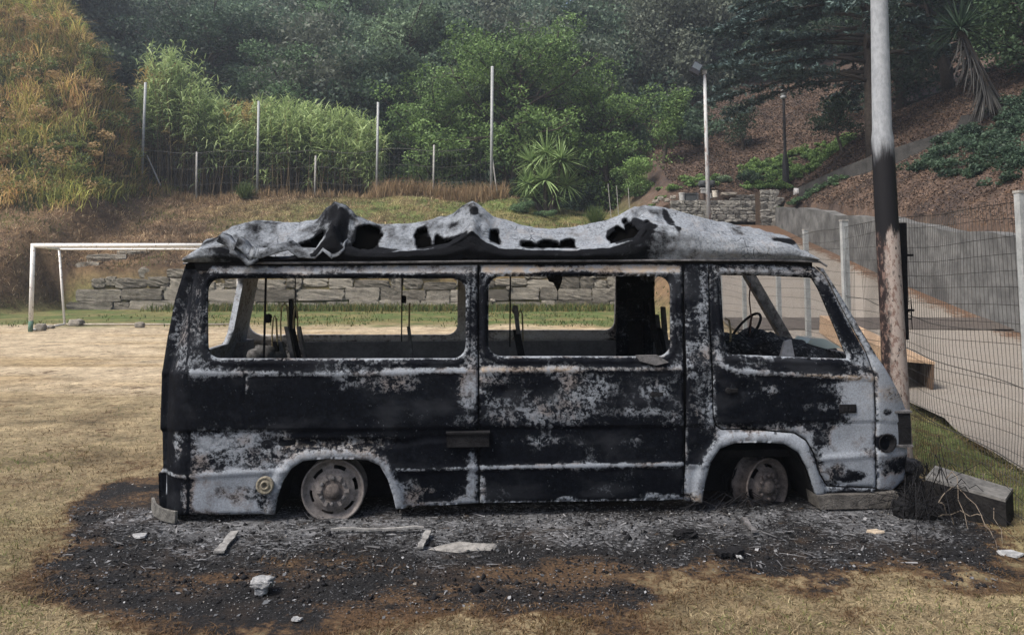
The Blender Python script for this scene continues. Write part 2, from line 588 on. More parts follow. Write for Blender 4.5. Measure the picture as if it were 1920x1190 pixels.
def build_road():
    ys = np.arange(-12, 36.45, 0.5); n = 14
    rows = []
    for y in ys:
        for k in range(n + 1):
            t = k / n
            x = lerp(road_l(y), wall_x(y) + 0.03, t) + (math.sin(y * 1.7) * 0.06 + math.sin(y * 4.1) * 0.03 if k == 0 else 0)
            rows.append((x, y, float(road_z(y)) + 0.012 + 0.03 * math.sin(t * 3.14)))
    i = np.arange(len(ys) * (n + 1)).reshape(len(ys), n + 1)
    F = np.stack([i[:-1, :-1], i[:-1, 1:], i[1:, 1:], i[1:, :-1]], -1).reshape(-1, 4)
    V = np.array(rows)
    strip_rows = np.where((np.abs(V[:, 1] - 16.6 - 0.0 * V[:, 0]) < 0.26), 1.0, 0.0)
    lit = sm(1.3, 0.0, wall_x(V[:, 1]) - V[:, 0]) + 0.9 * sm(27, 33, V[:, 1])
    me = npmesh('road', V, [F], {'litter': lit}, smooth=True)
    m = NM('road_mat')
    n1 = m.noise(1.2, 6, 0.7); n2 = m.noise(55, 4, 0.75)
    c = m.mix(m.step(n2, 0.35, 0.66), (0.13, 0.115, 0.10), (0.275, 0.245, 0.21))
    c = m.mix(m.math('MULTIPLY', m.step(n1, 0.4, 0.65), 0.45), c, (0.17, 0.145, 0.12))
    lf = m.math('ADD', m.attr('litter'), m.math('MULTIPLY', m.math('SUBTRACT', m.noise(5, 6, 0.75), 0.5), 2.6))
    c = m.mix(m.step(lf, 0.5, 0.8), c, m.mix(m.noise(30, 3), (0.045, 0.028, 0.02), (0.15, 0.085, 0.05)))
    m.color(c).rough(0.95); m.bump(n2, 0.5, 0.02)
    tag(link('road', me, m.m), kind='structure')
    # a dark strip set across the road
    dm = mottled('strip_mat', (0.05, 0.042, 0.038), (0.09, 0.075, 0.065), 9)
    b = MB(); ystrip = 16.6
    x0, x1 = float(road_l(ystrip)), float(wall_x(ystrip))
    for k in range(12):
        a0 = lerp(x0, x1, k / 12); a1 = lerp(x0, x1, (k + 1) / 12)
        b.add([(a0, ystrip - 0.55, road_z(ystrip - .55) + 0.052), (a1, ystrip - 0.55, road_z(ystrip - .55) + 0.052), (a1, ystrip + .55, road_z(ystrip + .55) + 0.052), (a0, ystrip + .55, road_z(ystrip + .55) + 0.052)], [(0, 1, 2, 3)])
    tag(b.build('road_strip', dm), 'dark strip running straight across the pale lane', 'cross_strip', kind='structure')


build_road()
# ------------------------------------------------------------------ walls
M_stone = mottled('field_stone', (0.095, 0.085, 0.07), (0.27, 0.245, 0.205), 3.5, 8, 0.9, 0.05, 0.95, tint=0.6)
M_rubble = mottled('rubble_stone', (0.075, 0.072, 0.068), (0.24, 0.23, 0.21), 4, 7, 0.9, 0.04, 0.95, tint=0.6)
M_rock = mottled('rock', (0.15, 0.135, 0.115), (0.33, 0.30, 0.26), 6, 7, 0.8, 0.03, 0.95)
M_soil = mottled('wall_core', (0.03, 0.022, 0.016), (0.075, 0.05, 0.035), 6, 6, 0.6, 0.05, 0.95)


def concrete_mat():
    m = NM('weathered_concrete')
    n = m.noise(1.4, 7, 0.7); st = m.noise(2.2, 6, 0.7, m.scaled(.8, .8, 0.5)); f = m.noise(24, 5, 0.7)
    c = m.mix(m.step(n, 0.35, 0.68), (0.07, 0.07, 0.07), (0.15, 0.15, 0.148))
    c = m.mix(m.math('MULTIPLY', m.step(st, 0.48, 0.68), 0.65), c, (0.04, 0.04, 0.04))
    c = m.mix(m.math('MULTIPLY', m.step(f, 0.55, 0.7), 0.4), c, (0.1, 0.097, 0.093))
    m.color(c).rough(0.92); m.bump(f, 0.4, 0.02)
    return m.m


M_conc = concrete_mat()


def strip_wall(name, pts, h_fn, thick, mat, side=1):
    """wall body along plan points (x, y, zbase, ztop), extruded sideways"""
    V, F = [], []
    n = len(pts)
    for i, (x, y, zb, zt) in enumerate(pts):
        a = np.array(pts[max(i - 1, 0)][:2]); b = np.array(pts[min(i + 1, n - 1)][:2])
        d = (b - a) / np.linalg.norm(b - a); nn = np.array([d[1], -d[0]]) * side
        for (o, z) in ((0, zb), (0, zt), (thick, zt), (thick, zb)):
            V.append((x + nn[0] * o, y + nn[1] * o, z))
    for i in range(n - 1):
        for k in range(4):
            F.append((i * 4 + k, i * 4 + (k + 1) % 4, (i + 1) * 4 + (k + 1) % 4, (i + 1) * 4 + k))
    F += [(0, 3, 2, 1), tuple((n - 1) * 4 + k for k in range(4))]
    return MB().add(V, F)


# concrete wall along the lane
pts = []
for y in np.arange(4, 35.6, 0.75):
    x = float(wall_x(y)); zt = float(wall_top(y)) + 0.06 * math.sin(y * 0.9) + 0.04 * math.sin(y * 2.3)
    pts.append((x, y, float(road_z(y)) - 0.25, zt))
cw = strip_wall('concrete_wall', pts, None, 0.42, M_conc, 1).build('concrete_wall', M_conc)
tag(cw, 'long grey concrete retaining wall beside the sloping lane', 'wall')

# upper wall along the hillside path, top edge read off the photograph
up = []
for px, py, Y in ((1497, 352, 33.5), (1560, 322, 31.5), (1640, 290, 29.0), (1700, 270, 27.6), (1790, 241, 26.0), (1803, 216, 25.8), (1880, 210, 24.8), (1990, 200, 23.5)):
    p = at(px, py, Y)
    up.append((p[0], p[1], p[2] - 1.3, p[2]))
uw = strip_wall('path_wall', up, None, 0.3, M_conc, -1)
M_dwall = mottled('dark_concrete', (.018, .018, .018), (.06, .058, .056), 3, 7, .6, .02, .95)  # concrete in a darker, nearly black grey
tag(uw.build('path_wall', M_dwall), 'low dark wall climbing the hillside under the cedar and yucca', 'wall')


# big-block retaining wall at the end of the pitch
def block_wall():
    r_ = np.random.default_rng(5)
    core, b = MB(), MB()
    core.box((-4.7, YW + 0.42, 0.72), (26.4, 0.5, 1.5))
    z = -0.08
    heights = [0.44, 0.5, 0.46, 0.4]
    for ci, h in enumerate(heights):
        x = -17.9 + (0.3 if ci % 2 else 0) + [0, 0, 0.9, 3.6][ci]
        while x < 8.3:
            w = r_.uniform(0.55, 2.2) if ci < 2 else r_.uniform(0.35, 1.5)
            if ci == 3 and r_.random() < 0.25:
                x += w; continue
            hh = h * (r_.uniform(0.85, 1.02) if ci < 2 else r_.uniform(.6, 1.1)); zo = .05 * math.sin(x * .8 + ci) + (r_.uniform(-.06, .06) if ci > 1 else 0)
            b.block((x + w / 2, YW + 0.06 + ci * 0.05 + r_.uniform(-0.03, 0.05), z + zo + hh / 2), (w - 0.02, 0.52, hh + 0.015), 5, (0.16 if ci < 2 else .34), (0.035 if ci < 2 else .055), int(r_.integers(1e6)), r_.uniform(-0.02, 0.02), r_.uniform(0.2, 0.9))
            if r_.random() < 0.3:
                b.block((x + w, YW - 0.1 + ci * 0.05, z + h), (0.22, 0.25, 0.14), 3, 0.6, 0.08, int(r_.integers(1e6)), 0, r_.uniform(0.3, 0.9))
            x += w
        z += h
    # rough slabs of a second tier breaking out of the bank
    for (px, py, Y, w, h) in ((205, 487, 30.6, 1.6, 0.45), (255, 478, 31.0, 1.3, 0.35), (170, 503, 30.2, 0.9, 0.5), (295, 512, 30.1, 1.2, 0.55), (240, 530, 30.0, 0.8, 0.4), (320, 500, 30.3, 0.9, 0.4)):
        p = at(px, py, Y)
        b.block(tuple(p), (w, 0.7, h), 5, 0.3, 0.06, int(px), 0.1, 0.6)
    e = empty('block_wall', (0, 0, 0))
    o = core.build('core', M_soil, e); b.build('stone_blocks', M_stone, e)
    tag(e, 'retaining wall of big rough stone blocks behind the white goal', 'wall')


block_wall()


def rubble(name, x0, x1, y, z0, z1, thick, label, seed, rz=0.0, ztop=None):
    r_ = np.random.default_rng(seed)
    core, b = MB(), MB()
    L = x1 - x0
    zt = (lambda x: z1 - z0) if ztop is None else (lambda x: ztop(x) - z0)
    for k in range(8):
        hx = zt(L * k / 8) - .08; core.box((L * (k + .5) / 8, thick / 2 + 0.05, hx / 2), (L / 8, thick - 0.1, hx))
    z = 0.0
    while z < z1 - z0:
        h = r_.uniform(0.12, 0.24); x = 0
        while x < L:
            w = r_.uniform(0.16, 0.5)
            if z + h * .6 < zt(x): b.block((x + w / 2, 0.08, z + h / 2), (w, 0.3, h * 1.05), 3, 0.45, 0.08, int(r_.integers(1e6)), r_.uniform(-.1, .1), r_.uniform(0.1, 1))
            x += w
        z += h
    e = empty(name, (x0, y, z0), rz)
    core.build('core', M_soil, e); b.build('stones', M_rubble, e)
    tag(e, label, 'wall')
    return e


a = at(1258, 408, 35.8); b_ = at(1448, 402, 35.8)
zl_, zh_ = at(1300, 377, 35.8)[2], at(1420, 362, 35.8)[2]
rubble('rubble_wall', a[0], b_[0], 35.8, a[2] - 0.2, zh_, 0.4, 'low grey rubble stone wall carrying pots behind the lamp post', 3, ztop=lambda x: float(lerp(zl_, zh_, sm(2.1, 3.8, x))))
c_ = at(1436, 420, 34.3)
rubble('stone_pier', c_[0], c_[0] + 0.75, 34.9, c_[2] - 0.3, at(1440, 356, 34.9)[2], 0.9, 'upright stone pier joining the rubble wall to the concrete wall', 4)

# ------------------------------------------------------------------ plants
G_lime = foliage('leaf_bright', (0.025, 0.055, 0.022), (0.20, 0.31, 0.10))
G_mid = foliage('leaf_mid', (0.026, 0.054, 0.03), (0.145, 0.23, 0.115))
G_pale = foliage('leaf_pale', (0.045, 0.078, 0.046), (0.23, 0.32, 0.19))
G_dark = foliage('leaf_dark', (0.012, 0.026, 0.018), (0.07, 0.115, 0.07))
G_cedar = foliage('cedar_needles', (0.008, 0.018, 0.017), (0.095, 0.145, 0.138), transl=0.12)
G_cane = foliage('cane_leaf', (0.06, 0.11, 0.035), (0.40, 0.50, 0.22), alt=(0.36, 0.27, 0.11), transl=0.35)
G_yuc = foliage('yucca_leaf', (0.07, 0.12, 0.045), (0.33, 0.45, 0.19), transl=0.25)
G_dead = foliage('dead_leaf', (0.018, 0.018, 0.017), (0.055, 0.053, 0.049), transl=0.1)
M_bark = mottled('bark', (0.028, 0.022, 0.018), (0.085, 0.07, 0.058), 9, 6, 0.8, 0.03)
M_cane = mottled('cane_stem', (0.05, 0.036, 0.022), (0.20, 0.15, 0.085), 7, 4, 0.2, tint=0.8)


def limb_path(p0, d, L, n=5, wob=0.12, rg=rng, rise=0.0):
    pts = [np.array(p0, float)]; d = unit(np.array(d, float))
    for k in range(n):
        d = unit(d + rg.normal(0, wob, 3) + np.array([0, 0, rise]))
        pts.append(pts[-1] + d * L / n)
    return pts


def crown_points(tips, rad, per, rg, shell=0.75):
    """points through flattened clumps around limb tips"""
    P, T = [], []
    for c, r in zip(tips, rad):
        n = int(per * (r ** 2))
        u = unit(rg.normal(0, 1, (n, 3)))
        rr = r * (shell + (1 - shell) * rg.random(n)) * rg.uniform(0.5, 1.0, n) ** 0.5
        q = u * rr[:, None] * np.array([1, 1, 0.62])
        P.append(c + q)
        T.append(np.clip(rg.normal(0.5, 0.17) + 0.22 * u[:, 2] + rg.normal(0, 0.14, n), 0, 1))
    return np.concatenate(P), np.concatenate(T)


def tree_mesh(H, spread, n_limb, leaf, per, seed, trunk_h=0.25, clump=0.9, shape='round', up=0.35, aspect=0.5, bare=0):
    rg = np.random.default_rng(seed)
    tb = MB()
    tp = limb_path((0, 0, -0.3), (rg.normal(0, .06), rg.normal(0, .06), 1), H * 0.8, 7, 0.07, rg)
    r0 = H * 0.022 + 0.03
    tb.tube(tp, list(np.linspace(r0, r0 * 0.2, len(tp))), 8)
    tips, rad = [], []
    for k in range(n_limb):
        f = trunk_h + (1 - trunk_h) * (k + rg.random()) / n_limb
        j = min(f * 0.98, 0.98) * (len(tp) - 1); i0 = int(j); base = lerp(tp[i0], tp[min(i0 + 1, len(tp) - 1)], j - i0)
        az = k * 2.4 + rg.normal(0, .4)
        if shape == 'round': env = math.sqrt(max(0.05, 1 - ((f - 0.55) / 0.55) ** 2))
        elif shape == 'cone': env = 1.05 - f * 0.8
        elif shape == 'column': env = 0.75 - 0.4 * abs(f - .5)
        else: env = 0.6 + 0.5 * f
        L = spread * env * rg.uniform(0.6, 1.15)
        d = (math.cos(az), math.sin(az), rg.uniform(0.1, 0.7))
        lp = limb_path(base, d, L, 5, 0.18, rg, 0.03)
        tb.tube(lp, list(np.linspace(r0 * 0.35, r0 * 0.08, len(lp))), 5)
        for m in range(5):
            q = lp[rg.integers(2, 6)] + rg.normal(0, 0.28 * clump, 3) + np.array([0, 0, 0.1])
            tips.append(q); rad.append(clump * rg.uniform(0.5, 1.25))
            if m < 2: tb.tube([lp[3], lerp(lp[3], q, .6) + [0, 0, .05], q], [r0 * .12, r0 * .07, r0 * .03], 4)
    tips.append(tp[-1]); rad.append(clump)
    P, T = crown_points(tips, rad, per, rg)
    V, F = leaf_geo(P, leaf, aspect, up, rg)
    return tb, V, F, rep(T, 4)


def tree(name, loc, H, spread, mat, label, seed, n_limb=26, leaf=0.17, per=130, cat='tree', group=None, crown='crown', **kw):
    tb, V, F, T = tree_mesh(H, spread, n_limb, leaf, per, seed, **kw)
    e = empty(name, tuple(loc))
    tb.build('trunk', M_bark, e, True)
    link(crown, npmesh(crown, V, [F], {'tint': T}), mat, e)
    tag(e, label, cat, group)
    return e


def bush_geo(c, r, n, leaf, seed, squash=0.8, up=0.3, lumps=7):
    rg = np.random.default_rng(seed)
    tips = [np.array([rg.normal(0, .42) * r, rg.normal(0, .42) * r, abs(rg.normal(0.45, .3)) * r * squash]) for _ in range(lumps)]
    P, T = crown_points(tips, [r * rg.uniform(.35, .6) for _ in tips], n / lumps / (r * .48) ** 2, rg, 0.6)
    P[:, 2] = np.maximum(P[:, 2], 0.02) * 1.0
    V, F = leaf_geo(P + np.array(c), leaf, 0.5, up, rg)
    return V, F, rep(T, 4)


def bush(name, loc, r, mat, label, seed, n=2500, leaf=0.09, cat='bush', **kw):
    V, F, T = bush_geo((0, 0, 0), r, n, leaf, seed, **kw)
    e = empty(name, tuple(loc))
    tb = MB(); rg = np.random.default_rng(seed)
    for k in range(6): tb.tube(limb_path((0, 0, -0.05), (rg.normal(0, .5), rg.normal(0, .5), 1), r, 4, .1, rg), [.025, .02, .015, .01, .006], 5)
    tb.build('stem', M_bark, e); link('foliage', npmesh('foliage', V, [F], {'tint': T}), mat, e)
    tag(e, label, cat)
    return e


# trees one can tell apart
tree('broadleaf_tree', place(960, 46.5, -0.2), 12.2, 6.8, G_lime, 'large fresh green spreading tree behind the tall fence posts', 11, 44, 0.2, 120, shape='round', trunk_h=0.05, clump=1.25)
tree('broadleaf_tree', place(1140, 45.5, -0.2), 9.5, 4.6, G_lime, 'leaning green tree with yellowish leaf tips right of the tallest fence post', 12, 34, 0.18, 125, trunk_h=0.04, clump=1.1)
tree('broadleaf_tree', place(800, 47.0, -0.2), 8.0, 4.3, G_lime, 'light green tree above the second and third tall fence posts', 13, 32, 0.18, 125, trunk_h=0.03, clump=1.1)
tree('feathery_tree', place(770, 54, 0), 12, 5.4, G_pale, 'pale feathery tree rising behind the fresh green tree', 14, 36, 0.22, 105, trunk_h=0.15, clump=1.2)
tree('feathery_tree', place(530, 50, 0), 9.5, 4.2, G_mid, 'grey green feathery tree just above the cane thicket', 15, 32, 0.2, 110, trunk_h=0.1, clump=1.1)
tree('oak_tree', place(395, 52, 0), 13.5, 5.8, G_dark, 'dark round oak above the tallest tuft of cane', 16, 36, 0.22, 120, trunk_h=0.1, clump=1.35)
tree('oak_tree', place(640, 62, 0), 14, 5.8, G_mid, 'hazy olive tree high on the hillside above the middle of the cane', 17, 34, 0.26, 90, trunk_h=0.1, clump=1.4)
tree('young_tree', place(1245, 42, -0.1), 5.6, 1.15, G_lime, 'slim young tree with light green column of leaves left of the floodlight', 18, 22, 0.13, 200, shape='column', trunk_h=0.28, clump=0.55)
tree('feathery_tree', place(1270, 60, 0), 15, 6.2, G_mid, 'blue green feathery tree on the slope above the young tree', 19, 38, 0.25, 95, trunk_h=0.2, clump=1.3)
tree('sapling', place(1392, 43.5, 0), 3.6, 1.0, G_dark, 'small dark sapling on the leaf strewn slope right of the floodlight', 20, 14, 0.12, 210, trunk_h=0.3, clump=0.5)
tree('sapling', place(1582, 35.5, 0), 3.2, 1.2, G_dark, 'small dark tree under the cedar beside the path wall', 21, 14, 0.12, 190, trunk_h=0.45, clump=0.5)
tree('evergreen_tree', place(1780, 38, 0), 14, 6.5, G_dark, 'dark dense evergreen right behind the grey steel pole', 22, 40, 0.2, 115, trunk_h=0.1, clump=1.3)
tree('evergreen_tree', place(1935, 29, 0), 10.5, 4.2, G_mid, 'dark green tree at the right edge beside the yucca tree', 23, 40, 0.17, 150, trunk_h=0.08, clump=1.0)
tree('evergreen_tree', place(1690, 44, 0), 14, 6, G_dark, 'tall blue black evergreen filling the gap behind the cedar', 24, 36, 0.22, 100, trunk_h=0.05, clump=1.3)


def far_wood():
    rg = np.random.default_rng(99)
    protos = []
    for k in range(6):
        tb, V, F, T = tree_mesh(9 + k % 3, 4.2, 22, 0.31, 55, 200 + k, trunk_h=0.05, clump=1.5)
        protos.append((V, T))
    Vs, Ts, As = [], [], []
    spots = []
    for k in range(2600):
        x = rg.uniform(-62, 62); y = rg.uniform(50, 118)
        if abs(x) > y * 0.80: continue
        if x > 9 and y < 54 + max(0, (x - 9)) * .3: continue
        if x < -19 and y < 46: continue
        if y > 66 and 1015 < 960 + FPX * x / y < 1135: continue
        if any((x - a) ** 2 + (y - b) ** 2 < 2.9 ** 2 for a, b in spots): continue
        spots.append((x, y))
    for (x, y) in spots:
        V, T = protos[rg.integers(6)]
        a = rg.uniform(0, 6.28); s = rg.uniform(0.7, 1.25)
        c, n = math.cos(a) * s, math.sin(a) * s
        Q = np.stack([V[:, 0] * c - V[:, 1] * n + x, V[:, 0] * n + V[:, 1] * c + y, V[:, 2] * s * rg.uniform(.85, 1.2) + float(terr(x, y)) - 0.5], 1)
        Vs.append(Q); Ts.append(np.clip(T + rg.normal(0, .18), 0, 1)); As.append(np.full(len(T), rg.choice([0, 0, 0, .6, 1.0])))
    V = np.concatenate(Vs); F = np.arange(len(V)).reshape(-1, 4)
    m = foliage('far_leaf', (0.018, 0.035, 0.027), (0.135, 0.20, 0.13), alt=(0.125, 0.145, 0.11))
    o = link('far_wood', npmesh('far_wood', V, [F], {'tint': np.concatenate(Ts), 'alt': np.concatenate(As)}), m)
    tag(o, 'dense hazy wood covering the hillside behind', 'wood', kind='stuff')
    print('far wood', len(spots), len(F))


far_wood()


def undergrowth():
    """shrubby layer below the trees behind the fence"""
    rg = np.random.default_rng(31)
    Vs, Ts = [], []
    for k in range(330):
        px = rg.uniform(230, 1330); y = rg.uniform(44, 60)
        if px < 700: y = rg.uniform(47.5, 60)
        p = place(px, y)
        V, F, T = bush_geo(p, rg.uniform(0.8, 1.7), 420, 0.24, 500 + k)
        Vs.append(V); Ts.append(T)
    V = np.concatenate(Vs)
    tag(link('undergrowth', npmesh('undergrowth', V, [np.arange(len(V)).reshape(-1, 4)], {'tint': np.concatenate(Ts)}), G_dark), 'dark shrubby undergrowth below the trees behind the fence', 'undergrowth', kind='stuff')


undergrowth()


def cedar():
    rg = np.random.default_rng(41)
    base = place(1634, 31.5, -0.2)
    e = empty('cedar', tuple(base))
    tb = MB()
    H = 17.0
    tp = [(0.02 * k * math.sin(k), 0, H * k / 8) for k in range(9)]
    tb.tube(tp, list(np.linspace(0.24, 0.06, 9)), 10)
    P, D = [], []
    zs = list(np.linspace(3.4, 16, 62))
    for k, z in enumerate(zs):
        az = k * 2.399 + rg.normal(0, .25)
        if z < 8 and k % 2 == 0: az = math.pi + rg.normal(0, .55)   # the long side limbs on the left
        L = (6.8 if z < 8 else 6.4 - (z - 8) * 0.4) * rg.uniform(0.75, 1.15)
        lp = limb_path((0, 0, z), (math.cos(az), math.sin(az), 0.18), L, 8, 0.07, rg, -0.045)
        tb.tube(lp, list(np.linspace(0.1, 0.015, 9)), 5)
        for j in range(46):
            t = rg.uniform(0.22, 1.0); q = t * 8; i0 = min(int(q), 7)
            b = lerp(lp[i0], lp[i0 + 1], q - i0)
            sd_ = rg.choice([-1, 1]); ang = az + sd_ * rg.uniform(0.5, 1.2)
            tl = (1.15 - 0.7 * t) * rg.uniform(0.6, 1.3) * 1.3
            dirv = np.array([math.cos(ang), math.sin(ang), -0.06 + rg.normal(0, .07)])
            n = 20
            s = rg.random(n)
            pts = b + dirv * tl * s[:, None] + rg.normal(0, 0.07, (n, 3)) * np.array([1, 1, .55])
            P.append(pts); D.append(np.clip(rg.normal(.45, .12) + rg.normal(0, .16, n) + 0.25 * (s > .75), 0, 1))
    P = np.concatenate(P); T = np.concatenate(D)
    V, F = leaf_geo(P, 0.27, 0.32, 0.85, rg)
    tb.build('trunk', M_bark, e, True)
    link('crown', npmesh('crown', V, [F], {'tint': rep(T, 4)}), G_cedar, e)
    tag(e, 'dark cedar with wide flat layered branches behind the steel pole', 'tree')


cedar()


def rosette(c, r, n, w, rg, droop=0.45, low=-0.35):
    u = unit(rg.normal(0, 1, (n, 3)) * np.array([1, 1, .8]) + np.array([0, 0, .45]))
    u[:, 2] = np.maximum(u[:, 2], low); u = unit(u)
    return ribbon_geo(np.tile(c, (n, 1)) + u * 0.05, u, r * rg.uniform(.75, 1.1, n), w, droop * rg.uniform(.2, 1.0, n) * (1 - np.clip(u[:, 2], 0, 1)), 4, rg)


def yucca_bush():
    rg = np.random.default_rng(51)
    Y = 38.6; base = place(1022, Y)
    e = empty('yucca', tuple(base)); sb = MB()
    for k, (px, py, r) in enumerate(((1000, 306, 1.25), (1024, 288, 1.45), (1052, 300, 1.35), (990, 345, 1.1), (1062, 348, 1.15), (1022, 338, 1.25), (1040, 368, .9), (1002, 372, .9))):
        c = at(px, py, Y + rg.uniform(-.5, .5)) - base
        V, F = rosette(c, r, 120, 0.10, rg)
        T = np.clip(rg.normal(.6, .2, len(V) // 10), 0, 1)
        link('leaf_rosette', npmesh('leaf_rosette', V, [F], {'tint': rep(T, 10)}), G_yuc, e)
        sb.tube([(c[0] * .3, c[1] * .3, -.1), (c[0] * .7, c[1] * .7, c[2] * .5), tuple(c)], [.13, .1, .07], 7)
    sb.build('stem', M_bark, e)
    tag(e, 'spiky yucca with several bright rosettes right of the tallest fence post', 'yucca')


yucca_bush()
bush('shrub', place(978, 37.9), 0.8, G_mid, 'low dense dark green shrub at the foot of the yucca', 52, 3000, 0.08, squash=.6)
bush('shrub', place(1020, 37.6), 0.6, G_mid, 'small low green shrub under the right rosettes of the yucca', 55, 2000, 0.08, squash=.5)


def yucca_tree():
    rg = np.random.default_rng(61)
    Y = 24.6
    foot = at(1893, 238, Y); top = at(1800, 60, Y)
    e = empty('yucca_tree', tuple(foot)); sb = MB()
    mid = at(1845, 150, Y) - foot; tl = top - foot
    sb.tube([(0.1, 0, -1.0), (0, 0, 0), tuple(mid), tuple(tl)], [.24, .2, .16, .12], 9)
    sb.build('trunk', M_bark, e, True)
    V, F = rosette(tl + [0, 0, .1], 1.25, 150, 0.07, rg, 0.5)
    link('leaf_rosette', npmesh('leaf_rosette', V, [F], {'tint': rep(np.clip(rg.normal(.35, .2, len(V) // 10), 0, 1), 10)}), G_dark, e)
    n = 220; s = rg.random(n)
    C = np.where((s < .5)[:, None], lerp(mid * .8, mid, (s * 2)[:, None]), lerp(mid, tl, (s * 2 - 1)[:, None]))
    a = rg.uniform(0, 6.28, n)
    D = unit(np.stack([np.cos(a) * .55, np.sin(a) * .55, np.full(n, -.75)], 1))
    V, F = ribbon_geo(C, D, rg.uniform(.7, 1.25, n), 0.06, 0.35, 4, rg)
    link('dead_leaf_skirt', npmesh('dead_leaf_skirt', V, [F], {'tint': rep(rg.random(n), 10)}), G_dead, e)
    tag(e, 'leaning yucca tree with a skirt of hanging dead leaves', 'tree')


yucca_tree()


def spiky_tuft(name, px, Y, r, n, label, seed, w=.04):
    rg = np.random.default_rng(seed)
    b = place(px, Y)
    u = unit(np.stack([rg.normal(0, .55, n), rg.normal(0, .55, n), np.ones(n)], 1))
    V, F = ribbon_geo(rg.normal(0, .1, (n, 3)) * [1, 1, 0], u, r * rg.uniform(.7, 1.1, n), w, .5 * (1 - u[:, 2]) + .05, 4, rg)
    o = link(name, npmesh(name, V, [F], {'tint': rep(np.clip(rg.normal(.5, .2, n), 0, 1), 10)}), G_grass, None, tuple(b))
    tag(o, label, 'plant')


G_grass = foliage('grass_blade', (0.035, 0.06, 0.018), (0.13, 0.18, 0.06), transl=0.3)
G_dry = foliage('dry_grass', (0.10, 0.065, 0.03), (0.36, 0.26, 0.13), transl=0.25)
spiky_tuft('grass_clump', 461, 39.2, 1.1, 330, 'bright green grass clump at the foot of the second tall fence post', 71)
spiky_tuft('grass_clump', 1118, 37.4, 1.15, 330, 'bright green spiky clump right of the yucca', 72)


# ------------------------------------------------------------------ cane thicket
def cane():
    rg = np.random.default_rng(81)
    sb_pts, P, D, L, T, A = [], [], [], [], [], []
    Vs, Fs, tt = [], [], []
    ns = 1250
    px = rg.uniform(270, 705, ns)
    top_y = np.interp(px, [270, 290, 315, 345, 385, 440, 520, 600, 660, 705], [150, 95, 92, 135, 178, 200, 182, 200, 212, 255])
    Y = rg.uniform(42.0, 46.5, ns)
    ST = MB()
    for i in range(ns):
        b = place(px[i], Y[i], -.1)
        hz = at(px[i], top_y[i] + abs(rg.normal(0, 38)) + (Y[i] < 43.2) * rg.uniform(0, 60), Y[i])[2] - b[2]
        hz = max(hz, 1.8)
        lean = np.array([rg.normal(0.03, .07) + 0.10 * sm(600, 705, px[i]), rg.normal(-.06, .08), 0])
        q = [b, b + lean * hz * .4 + [0, 0, hz * .5], b + lean * hz + [0, 0, hz]]
        if i % 2 == 0: ST.tube(q, [.028, .022, .008], 3, False, float(rg.random()))
        m = 22
        s = rg.uniform(0.40, 1.0, m) ** 0.6
        c = np.where((s < .5)[:, None], lerp(q[0], q[1], (s * 2)[:, None]), lerp(q[1], q[2], (s * 2 - 1)[:, None]))
        a = rg.uniform(0, 6.28, m)
        el = rg.uniform(.1, .8, m) + 1.4 * np.clip(s - .85, 0, 1) / .15
        P.append(c); D.append(unit(np.stack([np.cos(a), np.sin(a), el], 1)))
        L.append(rg.uniform(.55, 1.05, m)); T.append(np.clip(.30 + .45 * (s - .5) * 2 + rg.normal(0, .2, m), 0, 1))
        dry = fbm(px[i] / 45, c[:, 2] * .45, 1.0, 3, 4)
        inl = sm(520, 440, px[i])
        A.append(np.clip((dry - .52) * 5, 0, 1) * inl * .9 + (s < .5) * .4)
    P = np.concatenate(P); D = np.concatenate(D); L = np.concatenate(L)
    V, F = ribbon_geo(P, D, L, 0.085, rg.uniform(.25, .95, len(P)), 4, rg)
    e = empty('cane_thicket', tuple(place(480, 43)))
    inv = np.array(e.location)
    o = link('leaves', npmesh('leaves', V - inv, [F], {'tint': rep(np.concatenate(T), 10), 'alt': rep(np.concatenate(A), 10)}), G_cane, e)
    o['kind'] = 'stuff'
    s = ST.build('stems', M_cane, e, loc=tuple(-inv)); s['kind'] = 'stuff'
    tag(e, 'thicket of tall giant cane behind the left fence posts', 'cane', kind='stuff')


cane()


